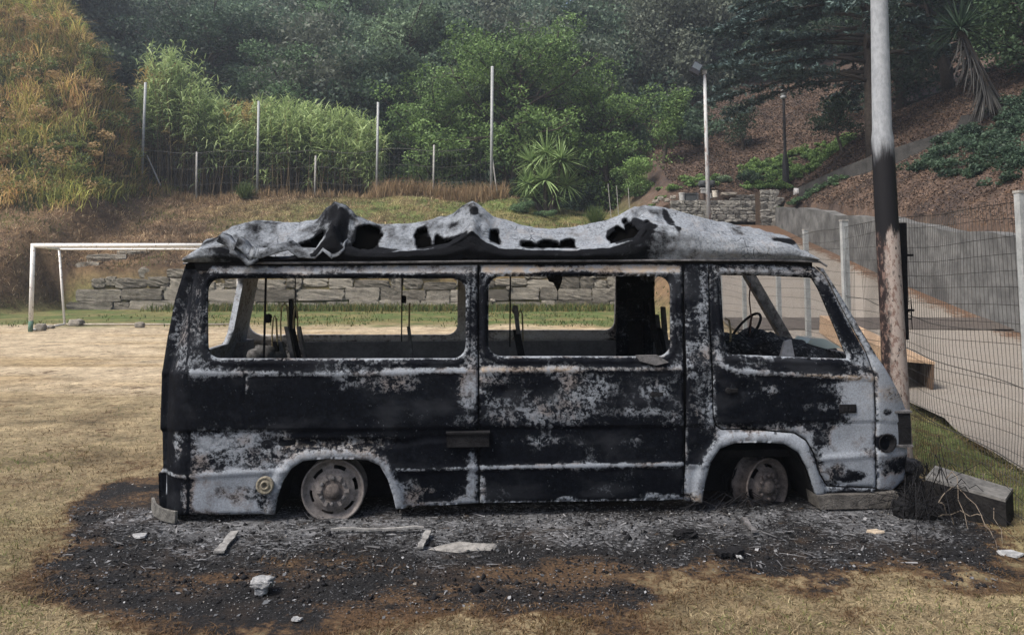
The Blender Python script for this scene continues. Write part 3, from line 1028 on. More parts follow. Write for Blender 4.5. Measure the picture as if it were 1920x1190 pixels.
# ------------------------------------------------------------------ grasses and scrub
def scrub():
    """rank dry grass and shrubs on the steep hill at the left"""
    rg = np.random.default_rng(91)
    n = 7500
    X = rg.uniform(-46, -19.6, n); Y = rg.uniform(32.0, 58, n)
    ok = (np.abs(X) < Y * 0.86)
    X, Y = X[ok], Y[ok]; n = len(X)
    Z = terr(X, Y)
    k = 26
    spread = rg.normal(0, .28, (n, k, 2))
    PX = X[:, None] + spread[..., 0]; PY = Y[:, None] + spread[..., 1]
    P = np.stack([PX, PY, terr(PX, PY)], -1).reshape(-1, 3)
    up_ = np.clip((Z - 6) / 12, 0, 1)
    c1 = fbm(X, Y + Z * .8, .4, 3, 61); c2 = fbm(X, Z + Y * .4, .7, 3, 62)
    pal = np.array([[.07, .10, .035], [.33, .33, .10], [.52, .38, .16], [.44, .27, .13], [.12, .085, .06]])
    lo = np.array([.36, .24, .14, .08, .18]); hi = np.array([.10, .54, .26, .07, .05])
    idx = np.zeros(n, int)
    for i in range(n):
        p = lerp(lo, hi, up_[i]) * np.array([1 + 4 * max(0, c1[i] - .5), 1 + 5 * max(0, c2[i] - .5), 1 + 4 * max(0, .5 - c1[i]), 1 + 6 * max(0, .5 - c2[i]), 1])
        idx[i] = rg.choice(5, p=p / p.sum())
    h = np.where(idx == 0, .6, np.where(idx == 4, .5, .75)) * rg.uniform(.5, 1.5, n)
    V, F1, F2 = blade_geo(P, rep(h, k), 0.04, .8, rg)
    c = np.repeat(pal[idx] * rg.uniform(.5, 1.35, (n, 1)) * (.55 + .9 * sm(.36, .62, fbm(X, Z + Y * .5, .9, 3, 63)))[:, None], k, 0) * rg.uniform(.7, 1.3, (n * k, 1))
    m = NM('scrub_mat'); m.color(m.attr('col', 'Color')).rough(.8)
    tr = m.n.new('ShaderNodeBsdfTranslucent'); m.L(m.attr('col', 'Color'), tr.inputs[0])
    ms = m.n.new('ShaderNodeMixShader'); ms.inputs[0].default_value = .3
    m.L(m.b.outputs[0], ms.inputs[1]); m.L(tr.outputs[0], ms.inputs[2]); m.L(ms.outputs[0], m.out.inputs[0])
    o = link('hill_grass', npmesh('hill_grass', V, [F1, F2], {'col': np.repeat(c, 5, 0)}), m.m)
    tag(o, 'rank orange and green grass covering the steep hill at the left', 'grass', kind='stuff')
    # leafy shrubs among it
    Vs, Ts, Al = [], [], []
    for j in range(380):
        low = rg.random() < .35
        x = rg.uniform(-32, -20); y = rg.uniform(32.8, 35.5) if low else rg.uniform(34.5, 46)
        if abs(x) > y * .86: continue
        V, F, T = bush_geo((x, y, float(terr(x, y))), rg.uniform(.35, 1.1), 380, .12, 900 + j)
        Vs.append(V); Ts.append(T); Al.append(np.full(len(T), rg.choice([0, .3, .9, 1.0])))
    V = np.concatenate(Vs)
    gm = foliage('hill_shrub_leaf', (.03, .055, .02), (.21, .255, .085), alt=(.36, .25, .12))
    tag(link('hill_shrubs', npmesh('hill_shrubs', V, [np.arange(len(V)).reshape(-1, 4)], {'tint': np.concatenate(Ts), 'alt': np.concatenate(Al)}), gm), 'mixed green and brown shrubs along the foot of the left hill', 'shrubs', kind='stuff')
    return m.m


M_col = scrub()


def scatter(name, P, h, w, lean, col, label, cat, rg=rng, mat=None):
    V, F1, F2 = blade_geo(P, h, w, lean, rg)
    o = link(name, npmesh(name, V, [F1, F2], {'col': np.repeat(col, 5, 0)}), mat or M_col)
    return tag(o, label, cat, kind='stuff')


def straw():
    rg = np.random.default_rng(101)
    n = 110000
    px = rg.uniform(-40, 1150, n); Y = rg.uniform(23, 41, n)
    X = (px - 960) / FPX * Y * 1.02
    ok = (terr(X, Y, False) > .2)
    # more to the left, thinner to the right where the terrace is grassy
    ok &= rg.random(n) < np.interp(px, [0, 350, 1150], [1, .75, .5])
    X, Y = X[ok], Y[ok]; n = len(X)
    P = np.stack([X, Y, terr(X, Y)], 1)
    g = fbm(X, Y, .45, 4, 77); terrace = sm(-17, -8, X) * sm(32, 36, Y)
    green = (g + rg.normal(0, .06, n) + .12 * terrace) > .60
    dry = np.array([[.20, .14, .085], [.10, .068, .046], [.40, .31, .20], [.16, .105, .068]])[rg.integers(0, 4, n)]
    grn = np.array([[.06, .085, .025], [.11, .125, .042], [.15, .14, .055]])[rg.integers(0, 3, n)]
    c = np.where(green[:, None], grn, dry) * rg.uniform(.7, 1.3, (n, 1)) * (.45 + 1.15 * sm(.32, .66, fbm(X, Y, 2.4, 3, 79)))[:, None]
    scatter('straw', P, np.where(green, .14, .28), .022, np.where(green, .6, 1.8), c, 'cut straw and short grass lying over the bank', 'straw', rg)
    # tall tan grass along the foot of the fence
    n = 5200
    px = np.concatenate([rg.uniform(275, 700, 1500), rg.uniform(690, 950, 3700)]); Y = rg.uniform(39.6, 42.2, n)
    X = (px - 960) / FPX * Y * 1.005
    P = np.stack([X, Y, terr(X, Y)], 1)
    c = np.array([[.30, .21, .115], [.21, .14, .08], [.24, .18, .11]])[rg.integers(0, 3, n)] * rg.uniform(.7, 1.3, (n, 1))
    scatter('tall_dry_grass', P, np.where(px < 700, .5, .95), .035, .5, c, 'tall tan grass along the foot of the fence', 'grass', rg)
    # fringe below the block wall and round the pitch
    n = 15000
    X = rg.uniform(-15.5, 5.5, n); Y = np.concatenate([YW - np.abs(rg.normal(0, .9, n // 2)) - .1, rg.uniform(20.6, 29.3, n - n // 2)])
    P = np.stack([X, Y, terr(X, Y)], 1)
    near = (YW - Y < 1.7)
    g = fbm(X, Y, .6, 3, 78)
    keep = (near & (X > -12)) | (rg.random(n) < .5 * sm(.42, .6, g))
    P = P[keep]; near = near[keep]
    c = np.array([[.045, .075, .022], [.085, .11, .035], [.16, .14, .05]])[rg.integers(0, 3, len(P))] * rg.uniform(.7, 1.3, (len(P), 1))
    scatter('rim_grass', P, np.where(near, .3, .09), .03, .6, c, 'green grass fringe below the block wall', 'grass', rg)


straw()


def litter():
    rg = np.random.default_rng(111)
    n = 150000
    Y = rg.uniform(12, 56, n); X = rg.uniform(.16, .74, n) * Y
    s = X - wall_x(Y)
    ok = ((s > .35) | ((Y > 36.5) & (X > 8.5))) & (X < Y * .76)
    X, Y = X[ok], Y[ok]
    P = np.stack([X, Y, terr(X, Y) + .03], 1); n = len(X)
    V, F = leaf_geo(P, np.clip(.0035 * Y, .06, .14), .5, .8, rg)
    c = np.array([[.12, .078, .055], [.065, .045, .036], [.18, .125, .09], [.05, .042, .038]])[rg.integers(0, 4, n)] * rg.uniform(.6, 1.4, (n, 1))
    tag(link('leaf_litter', npmesh('leaf_litter', V, [F], {'col': np.repeat(c, 4, 0)}), M_col), 'brown fallen leaves strewn over the right slope', 'leaves', kind='stuff')
    # weeds and ivy
    def patch(name, spots, leaf, mat, label, cat, n_per=500):
        Vs, Ts = [], []
        for j, (x, y, r) in enumerate(spots):
            V, F, T = bush_geo((x, y, float(terr(x, y)) - .05), r, n_per, leaf, 1300 + j, .5)
            Vs.append(V); Ts.append(T)
        V = np.concatenate(Vs)
        tag(link(name, npmesh(name, V, [np.arange(len(V)).reshape(-1, 4)], {'tint': np.concatenate(Ts)}), mat), label, cat, kind='stuff')
    sp = []
    for k in range(130):
        px = rg.uniform(1395, 1600); Y = rg.uniform(36.9, 41.5) if px < 1500 else rg.uniform(37.5, 42)
        p = place(px, Y); sp.append((p[0], p[1], rg.uniform(.25, .62)))
    for k in range(16):
        p = place(rg.uniform(1200, 1340), rg.uniform(37, 39)); sp.append((p[0], p[1], rg.uniform(.2, .5)))
    patch('weeds', sp, .11, G_lime, 'bright green weeds sprouting on the slope round the lantern', 'weeds')
    sp = []
    for k in range(170):
        t = rg.random(); px = lerp(1620, 1960, t); Y = rg.uniform(20.5, 27) - t * 2.0
        p = place(px, Y)
        if p[0] - float(wall_x(Y)) < 1.1 + (1 - t) * 1.5: continue
        sp.append((p[0], p[1], rg.uniform(.3, .65)))
    patch('ivy', sp, .1, G_dark, 'dark ivy spreading below the path wall', 'ivy', 420)
    sp = []
    for k in range(26):
        t = rg.random(); p = at(lerp(1480, 1585, t), lerp(372, 318, t) + 8, lerp(34, 31, t))
        sp.append((p[0] - rg.uniform(.0, .5), p[1] - .3, rg.uniform(.18, .4)))
    patch('creeper', sp, .09, G_mid, 'green creeper hanging beside the lower end of the path wall', 'creeper', 300)


litter()
bush('shrub', place(1466, 34.9, .5), .55, G_lime, 'small bright green shrub growing at the top of the stone pier', 56, 1800, .08)
bush('shrub', place(1195, 41.5, -.2), 1.9, G_lime, 'wide fresh green bush under the right edge of the big green tree', 59, 6500, .14)
bush('shrub', place(1402, 38.4), .75, G_dark, 'dark bush between the lamp post and the lantern', 57, 2200, .1)
bush('shrub', place(1362, 38.0), .6, G_pale, 'thin greyish bush just right of the lamp post', 58, 900, .09)


def lawn():
    """short grass of the near ground; none grows in the burnt patch"""
    rg = np.random.default_rng(121)
    n = 250000
    u = rg.random(n)
    Y = 2.5 * (14 / 2.5) ** u
    X = rg.uniform(-.84, .84, n) * Y
    b = burn_at(X, Y) + (fbm(X, Y, 3.0, 4, 66) - .5) * 1.1
    g1 = fbm(X, Y, .8, 3, 67)
    ok = (b < np.where(rg.random(n) < .35, .62, .36)) & (rg.random(n) < np.where(X > 3.2, 1, np.interp(Y, [2, 6, 9, 11], [.95, .8, .5, .0])))
    ok &= X < road_l(Y) - .05
    X, Y, b, g1 = X[ok], Y[ok], b[ok], g1[ok]; n = len(X)
    P = np.stack([X, Y, terr(X, Y)], 1)
    vz = X > 3.3
    green = rg.random(n) < np.where(vz, .75, .1 + .5 * sm(.5, .66, g1) + .25 * sm(3.6, 2.6, Y) * (X > .3))
    dry = np.array([[.30, .24, .145], [.23, .18, .105], [.37, .305, .19], [.16, .12, .07]])[rg.integers(0, 4, n)]
    grn = np.array([[.085, .115, .032], [.14, .16, .055], [.19, .18, .075]])[rg.integers(0, 3, n)]
    c = np.where(green[:, None], grn, dry)
    sc = sm(-.25, .3, b)[:, None]
    c = lerp(c, np.array([.085, .045, .022]), sc * .9) * rg.uniform(.65, 1.3, (n, 1))
    scatter('short_grass', P, np.where(vz, .07, np.where(green, .034, .022)), .005, 1.7, c, 'short dry lawn grass round the burnt patch', 'grass', rg)


lawn()

# ------------------------------------------------------------------ the burnt van
VY = R(3.5)
P0 = np.array([-1.148, 4.80, 0.0])
cv, sv_ = math.cos(VY), math.sin(VY)
VW = 1.72


def w2l(p): d = np.asarray(p, float) - P0; return np.array([d[0] * cv + d[1] * sv_, -d[0] * sv_ + d[1] * cv, d[2]])
def l2w(p): return np.array([P0[0] + p[0] * cv - p[1] * sv_, P0[1] + p[0] * sv_ + p[1] * cv, p[2]])


CL = w2l((0, 0, EYE))
U_REAR, U_N1, U_N2 = -1.10, 3.60, 4.02


def prof(u, z):
    """depth of the near side's skin: tumblehome, tucked sill, round rear corner, curved nose"""
    u = np.asarray(u, float); z = np.asarray(z, float)
    v = np.clip(z - .93, 0, 1) * .14 + np.clip(.32 - z, 0, 1) * .10
    re = U_REAR + np.clip(z - .9, 0, 2) * .17
    v = v + .16 * np.clip((re + .20 - u) / .2, 0, 1.15) ** 2
    v = v + .20 * np.clip((u - U_N1) / (U_N2 - U_N1), 0, 1.1) ** 2
    return v


def vm(px, py, v=None):
    """photo pixel -> (u, z) on the near skin, or on the plane of depth v"""
    d = ray(px, py); dl = np.array([d[0] * cv + d[1] * sv_, -d[0] * sv_ + d[1] * cv, d[2]])
    vv = 0.0 if v is None else v
    for _ in range(40):
        t = (vv - CL[1]) / dl[1]
        p = CL + dl * t
        if v is not None: break
        vv = .5 * vv + .5 * float(prof(p[0], p[2]))
    return np.array([p[0], p[2]])


def VM(pts, v=None): return np.array([vm(x, y, v) for x, y in pts])


def smoothpoly(P, it=2):
    P = np.asarray(P, float)
    for _ in range(it):
        Q = np.roll(P, -1, 0)
        P = np.stack([.75 * P + .25 * Q, .25 * P + .75 * Q], 1).reshape(-1, 2)
    return P


def rrect(px0, py0, px1, py1, r, v=None):
    """rounded window outline from pixel corners"""
    P = []
    for (cx, cy, a0) in ((px1 - r, py0 + r, -90), (px1 - r, py1 - r, 0), (px0 + r, py1 - r, 90), (px0 + r, py0 + r, 180)):
        for k in range(6):
            a = R(a0 + k * 18)
            P.append((cx + r * math.cos(a), cy + r * math.sin(a)))
    return VM(P, v)


van = empty('burnt_van', tuple(P0), VY)
tag(van, 'burnt out passenger van with sagging ash grey roof on bare wheel rims', 'van')

WIN1 = rrect(388, 522, 873, 672, 24)
WIN2 = rrect(916, 518, 1258, 668, 24)
WIN3 = smoothpoly(VM([(1352, 516), (1440, 517), (1524, 521), (1538, 545), (1592, 673), (1480, 669), (1364, 664), (1357, 600)]), 0)
ARCH_R = VM([(512, 1010), (515, 966), (519, 935), (530, 902), (546, 878), (568, 864), (605, 860), (650, 860), (690, 862), (712, 872), (727, 898), (737, 930), (743, 957), (746, 1010)])
ARCH_F = VM([(1311, 1010), (1316, 944), (1322, 905), (1333, 865), (1350, 840), (1378, 830), (1430, 828), (1470, 831), (1497, 848), (1514, 878), (1524, 910), (1531, 930), (1534, 1010)])
BELT = VM([(300, 700), (360, 697), (640, 700), (898, 694), (1280, 690), (1345, 680), (1380, 694), (1500, 702), (1640, 708)])
STEP = VM([(290, 808), (360, 809), (640, 806), (898, 803), (1280, 799), (1340, 797), (1640, 793), (1710, 790)])
CREASE = VM([(300, 882), (540, 882)]), VM([(735, 881), (898, 878), (1280, 871), (1318, 871)]), VM([(1535, 860), (1640, 853), (1700, 850)])
HEAD = VM([(346, 519), (895, 517), (1278, 513)])
SEAM = [VM([(357, 500), (353, 640), (354, 808), (352, 968)]), VM([(458, 705), (459, 800)])]
RAIL = [VM([(525, 832), (742, 828)]), VM([(742, 834), (800, 822), (860, 818)])]


def burnt_metal(name, dirt=0.0, dark=False):
    m = NM(name)
    n1 = m.noise(7, 9, 0.72); n2 = m.noise(38, 6, 0.75); st = m.noise(15, 7, .75, m.scaled(.9, 1, 1.2), .8)
    n3 = m.noise(95, 5, .8)
    n = m.math('ADD', m.math('MULTIPLY', n1, .36), m.math('MULTIPLY', n2, .28))
    n = m.math('ADD', n, m.math('MULTIPLY', st, .18))
    n = m.math('ADD', n, m.math('MULTIPLY', n3, .18))
    s = m.math('ADD', m.attr('soot'), m.math('MULTIPLY', m.math('SUBTRACT', n, 0.5), 3.0))
    f1 = m.step(s, .10, .86)
    crisp = m.step(m.math('ADD', m.math('MULTIPLY', st, .5), m.math('MULTIPLY', n2, .5)), .48, .52)
    mid = m.math('MULTIPLY', m.math('MULTIPLY', f1, m.math('SUBTRACT', 1.0, f1)), 2.3)
    f = m.math('ADD', f1, m.math('MULTIPLY', m.math('SUBTRACT', crisp, .5), mid), True)
    fleck = m.math('MULTIPLY', m.step(m.noise(52, 4, .8, m.scaled(1, 1, .8), .4), .63, .69), m.step(m.noise(4.5, 4, .6), .46, .60))
    f = m.math('SUBTRACT', f, m.math('MULTIPLY', fleck, .6), True)
    g = m.mix(m.step(n3, .36, .64), (.165, .182, .21), (.265, .29, .33))
    g = m.mix(m.math('MULTIPLY', m.step(n1, .52, .68), .45), g, (.15, .135, .135))
    g = m.mix(m.math('MULTIPLY', m.attr('warm'), m.step(st, .35, .6)), g, (.34, .25, .165))
    spk = m.step(m.noise(70, 5, .8), .63, .70)
    g = m.mix(m.math('MULTIPLY', spk, .55), g, (.035, .035, .038))
    k = m.mix(m.step(n2, .35, .7), (.0016, .002, .0034), (.0055, .0068, .0105))
    k = m.mix(m.math('MULTIPLY', m.step(n1, .53, .68), .5), k, (.016, .018, .023))
    rust = m.math('MULTIPLY', m.math('MULTIPLY', f1, m.math('SUBTRACT', 1.0, f1)), m.step(m.noise(3.1, 5, .65), .48, .62))
    g = m.mix(m.math('MULTIPLY', rust, 2.6, True), g, (.17, .125, .10))
    smoke = m.step(m.noise(2.3, 4, .6, m.scaled(.8, 1, 1.6)), .50, .70)
    k = m.mix(m.math('MULTIPLY', smoke, .75), k, (.022, .024, .029))
    m.color(m.mix(f, g, k))
    m.rough(m.math('ADD', m.math('MULTIPLY', n2, .3), .55))
    m.L(m.math('SUBTRACT', .25, m.math('MULTIPLY', f, .21)), m.b.inputs['Specular IOR Level'])
    h = m.math('ADD', m.math('MULTIPLY', f, -.6), m.math('MULTIPLY', n2, .5))
    h = m.math('ADD', h, m.math('MULTIPLY', n1, .8))
    m.bump(h, .55, .006)
    return m.m


M_van = burnt_metal('burnt_metal')
M_inner = burnt_metal('brightened_lining')  # greys raised below to stand in for light missing inside the van
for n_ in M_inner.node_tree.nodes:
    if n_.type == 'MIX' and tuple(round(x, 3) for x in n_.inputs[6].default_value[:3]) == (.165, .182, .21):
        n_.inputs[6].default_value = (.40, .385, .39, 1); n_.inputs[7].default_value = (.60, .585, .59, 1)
M_soot = mottled('soot_black', (.005, .005, .006), (.018, .018, .020), 12, 6, .5, .01, .9, spec=.1)
M_steel = mottled('scorched_steel', (.035, .034, .036), (.17, .165, .17), 22, 7, .5, .005, .75)
M_rust = mottled('rusty_rim', (.065, .058, .056), (.215, .195, .188), 26, 7, .4, .004, .7)
M_rustd = mottled('burnt_rim', (.03, .026, .025), (.15, .128, .12), 26, 7, .4, .004, .8)
M_brass = mottled('scorched_tube', (.12, .095, .05), (.34, .28, .17), 20, 4, .3, .004, .6)


def soot_field(u, z, base):
    """how sooty the near side is; blobs and strokes of soot and bare metal in van coordinates"""
    s = np.full(np.shape(u), .95) if base is None else np.full(np.shape(u), base)
    wm = np.zeros(np.shape(u))
    def blob(px, py, rx, ry, val, soft=.5, warm=None):
        nonlocal s, wm
        c = vm(px, py); a = abs(vm(px + rx, py)[0] - c[0]); b = abs(vm(px, py + ry)[1] - c[1])
        d = np.sqrt(((u - c[0]) / a) ** 2 + ((z - c[1]) / b) ** 2)
        w = sm(1 + soft, 1 - soft, d)
        s = lerp(s, val, w)
        if warm is not None: wm = lerp(wm, warm, w)
    def rect(x0, y0, x1, y1, val, soft=6, warm=None):
        nonlocal s, wm
        P = VM([(x0, y0), (x1, y0), (x1, y1), (x0, y1)])
        d = sdpoly(P, u, z) + (fbm(u, z, 5.0, 3, int(x0)) - .5) * .05 * min(1, soft / 5); q = max(soft, 3) * .0034 * (2.2 if soft > 4 else 1)
        w = sm(q, -q, d); s = lerp(s, val, w)
        if warm is not None: wm = lerp(wm, warm, w)
    def stroke(P, width, val, warm=None, px=True):
        nonlocal s, wm
        P = VM(P) if px else P
        d = dpolyline(P, u, z); w = sm(width * .0034 * 1.25, width * .0034 * .6, d)
        s = lerp(s, val, w)
        if warm is not None: wm = lerp(wm, warm, w)
    # --- rear half
    rect(290, 494, 900, 696, .92)
    rect(300, 510, 386, 690, .74, 14)
    rect(320, 560, 350, 640, .62, 12)
    rect(372, 495, 897, 515, .14, 4, .25)
    rect(380, 514, 897, 520, .95, 3)
    rect(868, 500, 897, 690, .62, 8)
    rect(300, 705, 700, 806, 1.12, 8)
    rect(640, 700, 860, 806, .98, 14)
    rect(640, 706, 800, 730, .78, 8)
    blob(880, 735, 22, 34, .36); blob(870, 790, 26, 18, .70)
    blob(461, 715, 8, 18, .45)
    rect(296, 812, 352, 880, 1.0, 6); rect(325, 814, 338, 870, .55, 5)
    rect(356, 812, 530, 880, .36, 8)
    blob(470, 850, 70, 20, .62); blob(420, 862, 40, 14, .7); blob(515, 835, 22, 26, .75)
    rect(356, 884, 520, 966, .06, 6)
    blob(440, 925, 40, 20, .42); blob(490, 920, 14, 22, .55); blob(495, 948, 16, 14, .7)
    rect(293, 884, 352, 968, .95, 5); blob(345, 930, 8, 26, .35)
    rect(530, 822, 740, 844, .40, 12, .7); blob(700, 838, 40, 10, .7); blob(600, 844, 50, 4, .8); stroke([(530, 849), (600, 846), (740, 848)], 5, .8)
    rect(744, 812, 898, 832, .98, 5)
    rect(742, 834, 900, 946, 1.02, 5)
    blob(765, 925, 26, 30, .42); blob(884, 900, 9, 50, .30); blob(872, 940, 22, 10, .35); blob(800, 920, 18, 7, .5)
    stroke([(750, 948), (895, 944)], 4, .35)
    # --- sliding door
    rect(899, 494, 1281, 944, .94, 3)
    rect(902, 495, 1278, 513, .12, 4, .7)
    rect(902, 514, 1278, 520, .7, 4)
    rect(1262, 520, 1282, 690, .72, 5)
    rect(902, 700, 1276, 800, .82, 6)
    blob(985, 760, 60, 38, .70); blob(1095, 725, 45, 36, .60, .8); blob(1230, 735, 26, 14, .55); blob(1180, 772, 70, 9, .56)
    blob(925, 740, 18, 50, .74)
    blob(1020, 725, 26, 14, 1.0); blob(940, 733, 22, 11, 1.0)
    rect(902, 802, 1278, 866, 1.10, 4); rect(1165, 808, 1278, 835, .78, 14); blob(1000, 828, 60, 8, .86)
    rect(902, 882, 1278, 938, 1.14, 4)
    stroke([(902, 943), (1282, 937)], 3.5, .38); blob(1225, 930, 20, 6, .5); blob(1260, 932, 14, 7, .45); blob(1060, 936, 20, 5, .5); blob(905, 920, 6, 30, .5)
    # --- pillar and arch band
    rect(1283, 494, 1333, 700, .50, 3); blob(1300, 545, 18, 44, .74); blob(1322, 520, 10, 60, .36); blob(1300, 640, 20, 26, .72); blob(1318, 600, 12, 40, .44)
    rect(1284, 690, 1338, 800, .72, 8); rect(1330, 690, 1340, 800, .35, 3)
    blob(1303, 832, 16, 26, .95, .7); rect(1284, 802, 1290, 868, .45, 3)
    rect(1284, 870, 1326, 928, .04, 4); rect(1284, 928, 1326, 946, .62, 4, .7)
    # --- front door
    rect(1334, 494, 1560, 530, .34, 6, .2); rect(1338, 520, 1356, 690, .52, 6); blob(1346, 590, 5, 40, .72)
    stroke([(1350, 514), (1524, 519), (1590, 670)], 5, .40); stroke([(1546, 505), (1645, 690)], 12, .34)
    rect(1362, 672, 1596, 690, .90, 4)
    rect(1350, 706, 1600, 792, 1.0, 9)
    blob(1560, 728, 48, 12, .62); blob(1600, 745, 26, 40, .25); blob(1622, 760, 24, 54, .0); blob(1470, 755, 70, 22, .86); blob(1535, 762, 36, 9, .7); blob(1446, 730, 16, 10, .68)
    blob(1385, 729, 24, 12, .92)
    rect(1345, 797, 1645, 842, .10, 6); rect(1370, 795, 1550, 806, .75, 5); blob(1540, 822, 18, 22, .88); blob(1520, 800, 40, 6, .8); blob(1500, 806, 14, 8, .3)
    rect(1545, 845, 1645, 916, .04, 6); blob(1592, 893, 34, 11, 1.0, .35); blob(1570, 880, 22, 14, .55); blob(1560, 905, 16, 6, .75)
    blob(1610, 670, 12, 22, .72); blob(1606, 640, 8, 12, .9)
    # --- nose
    rect(1643, 660, 1712, 922, .02, 3); blob(1690, 735, 30, 14, .40, .6, .6); blob(1663, 830, 19, 17, 1.1, .12); blob(1664, 772, 8, 6, .8); blob(1688, 872, 24, 14, .72); blob(1660, 880, 10, 14, .55)
    # --- strips that stayed bare
    stroke([(360, 699), (560, 701)], 6, .40); stroke([(560, 701), (780, 700)], 5, .56); stroke([(720, 697), (870, 694)], 6, .24); stroke([(905, 693), (1090, 692)], 6, .32, .75); stroke([(1090, 692), (1275, 690)], 5, .42, .3)
    stroke([(1345, 660), (1352, 684), (1385, 696), (1500, 702)], 5, .36); stroke([(1500, 702), (1640, 710)], 5, .42, .8)
    stroke([(300, 882), (535, 881)], 4, .20); stroke([(740, 882), (896, 878)], 4, .45); stroke([(902, 877), (1282, 871)], 4.5, .28); stroke([(1540, 860), (1640, 853)], 4, .28)
    # bright wheel-arch lips
    for A in (ARCH_R, ARCH_F):
        d = dpolyline(A[1:-1], u, z)
        w = sm(.085, .03, d); s = lerp(s, .12, w)
    # window rims: bare edge along the sill
    for Wn in (WIN1, WIN2, WIN3):
        d = np.abs(sdpoly(Wn, u, z)); zz = Wn[:, 1].min()
        w = sm(.014, .006, d) * .9
        s = lerp(s, np.where(z < zz + .03, .12, .6), w)
        w2 = sm(.012, .0, np.abs(d - .030)) * (z < Wn[:, 1].max() - .04); s = lerp(s, 1.0, w2 * .6)
    # seams burnt black
    for S in SEAM: s = lerp(s, 1.2, sm(.008, .003, dpolyline(S, u, z)))
    s = s + (fbm(u, z, 3.2, 4, 71) - .5) * .75 * np.where(s > .1, 1, .5)
    return s, np.clip(wm, 0, 1)


def near_relief(u, z):
    """outward relief (m) of the near side"""
    h = np.zeros(np.shape(u))
    h += .007 * sm(.030, .006, dpolyline(BELT, u, z)) * np.where(u < 3.7, 1, 0)
    zs = np.interp(u, STEP[:, 0], STEP[:, 1])
    h -= .014 * sm(zs + .004, zs - .004, z) * (np.where(u < 2.76, 1.0, .3))
    h -= .006 * sm(.006, .001, np.abs(z - zs - .004))
    for C in CREASE: h += .008 * sm(.03, .004, dpolyline(C, u, z))
    h += .007 * sm(.03, .004, dpolyline(HEAD, u, z))
    zg = np.interp(u, HEAD[:, 0], HEAD[:, 1])
    for A in (ARCH_R, ARCH_F):
        h += .020 * sm(.085, .04, dpolyline(A[1:-1], u, z))
    for Wn in (WIN1, WIN2, WIN3):
        d = sdpoly(Wn, u, z)
        h += .006 * sm(.055, .03, d) - .010 * sm(.024, .010, d)
    for S in SEAM: h -= .005 * sm(.010, .003, dpolyline(S, u, z))
    h -= .014 * sm(.028, .018, dpolyline(RAIL[0], u, z))
    h -= .010 * sm(.030, .010, dpolyline(RAIL[1], u, z))
    # heat buckling
    h += (fbm(u, z, 1.6, 3, 31) - .5) * .026 + (fbm(u, z, 6, 2, 35) - .5) * .005
    # hand-hold dishes and dents
    for (px, py, r, dd) in ((945, 733, 14, .012), (1400, 729, 16, .014), (1232, 738, 9, .01), (500, 835, 16, .02), (1590, 825, 40, .012), (440, 930, 30, .008)):
        c = vm(px, py); h -= dd * np.exp(-((u - c[0]) ** 2 + ((z - c[1]) * 1.4) ** 2) / (r * .0034) ** 2)
    return h


def sheet(name, outer, holes, vfun, mat, parent, base=None, soot=True, h=.0125, thick=.022, inset=.003, edge=True, sootval=None, flip=False, smooth_=True, warm0=0.0):
    """panel grown on a fine grid, trimmed to an outline with openings, with real thickness"""
    P = np.asarray(outer)
    x0, z0 = P.min(0) - 2 * h; x1, z1 = P.max(0) + 2 * h
    gu = np.arange(x0, x1 + h, h); gz = np.arange(z0, z1 + h, h)
    U, Z = np.meshgrid(gu, gz)
    def sd(u, z):
        d = sdpoly(P, u, z) + inset
        for H in holes: d = np.maximum(d, -sdpoly(H, u, z))
        return d
    D = sd(U, Z)
    for _ in range(3):
        e = 1e-3
        gx = (sd(U + e, Z) - sd(U - e, Z)) / (2 * e); gy = (sd(U, Z + e) - sd(U, Z - e)) / (2 * e)
        mv = np.abs(D) < .72 * h if _ == 0 else mv
        U = np.where(mv, U - D * gx, U); Z = np.where(mv, Z - D * gy, Z)
        D = np.where(mv, sd(U, Z), D)
    inside = D < 1e-3
    ny, nx = U.shape
    i = np.arange(ny * nx).reshape(ny, nx)
    ok = inside[:-1, :-1] & inside[:-1, 1:] & inside[1:, 1:] & inside[1:, :-1]
    F = np.stack([i[:-1, :-1][ok], i[:-1, 1:][ok], i[1:, 1:][ok], i[1:, :-1][ok]], -1)
    used = np.unique(F); remap = -np.ones(ny * nx, int); remap[used] = np.arange(len(used))
    F = remap[F]
    u = U.ravel()[used]; z = Z.ravel()[used]; dd = D.ravel()[used]
    V0, V1 = vfun(u, z)
    if edge:
        V0 = V0 + np.sign(V1.mean() - V0.mean()) * .008 * sm(-.012, 0, dd)
    n = len(u)
    A = np.stack([u, V0, z], 1); B = np.stack([u, V1, z], 1)
    E = np.concatenate([F[:, [0, 1]], F[:, [1, 2]], F[:, [2, 3]], F[:, [3, 0]]])
    key = np.sort(E, 1); _, inv, cnt = np.unique(key, axis=0, return_inverse=True, return_counts=True)
    bd = E[cnt[inv.ravel()] == 1]
    S = np.stack([bd[:, 1], bd[:, 0], bd[:, 0] + n, bd[:, 1] + n], 1)
    Fa, Fb = F, F[:, ::-1] + n
    if flip: Fa, Fb, S = Fa[:, ::-1], Fb[:, ::-1], S[:, ::-1]
    if soot: s, w = soot_field(u, z, base)
    else: s, w = (sootval(u, z) if callable(sootval) else np.full(n, sootval)), np.full(n, warm0)
    inner = np.full(n, .9)
    me = npmesh(name, np.concatenate([A, B]), [Fa, Fb, S], {'soot': np.concatenate([s, inner if soot else s]), 'warm': np.concatenate([w, w * 0])}, smooth=False)
    o = link(name, me, mat, parent)
    return o


def vnear(u, z):
    v = prof(u, z)
    return v - near_relief(u, z), v + .03


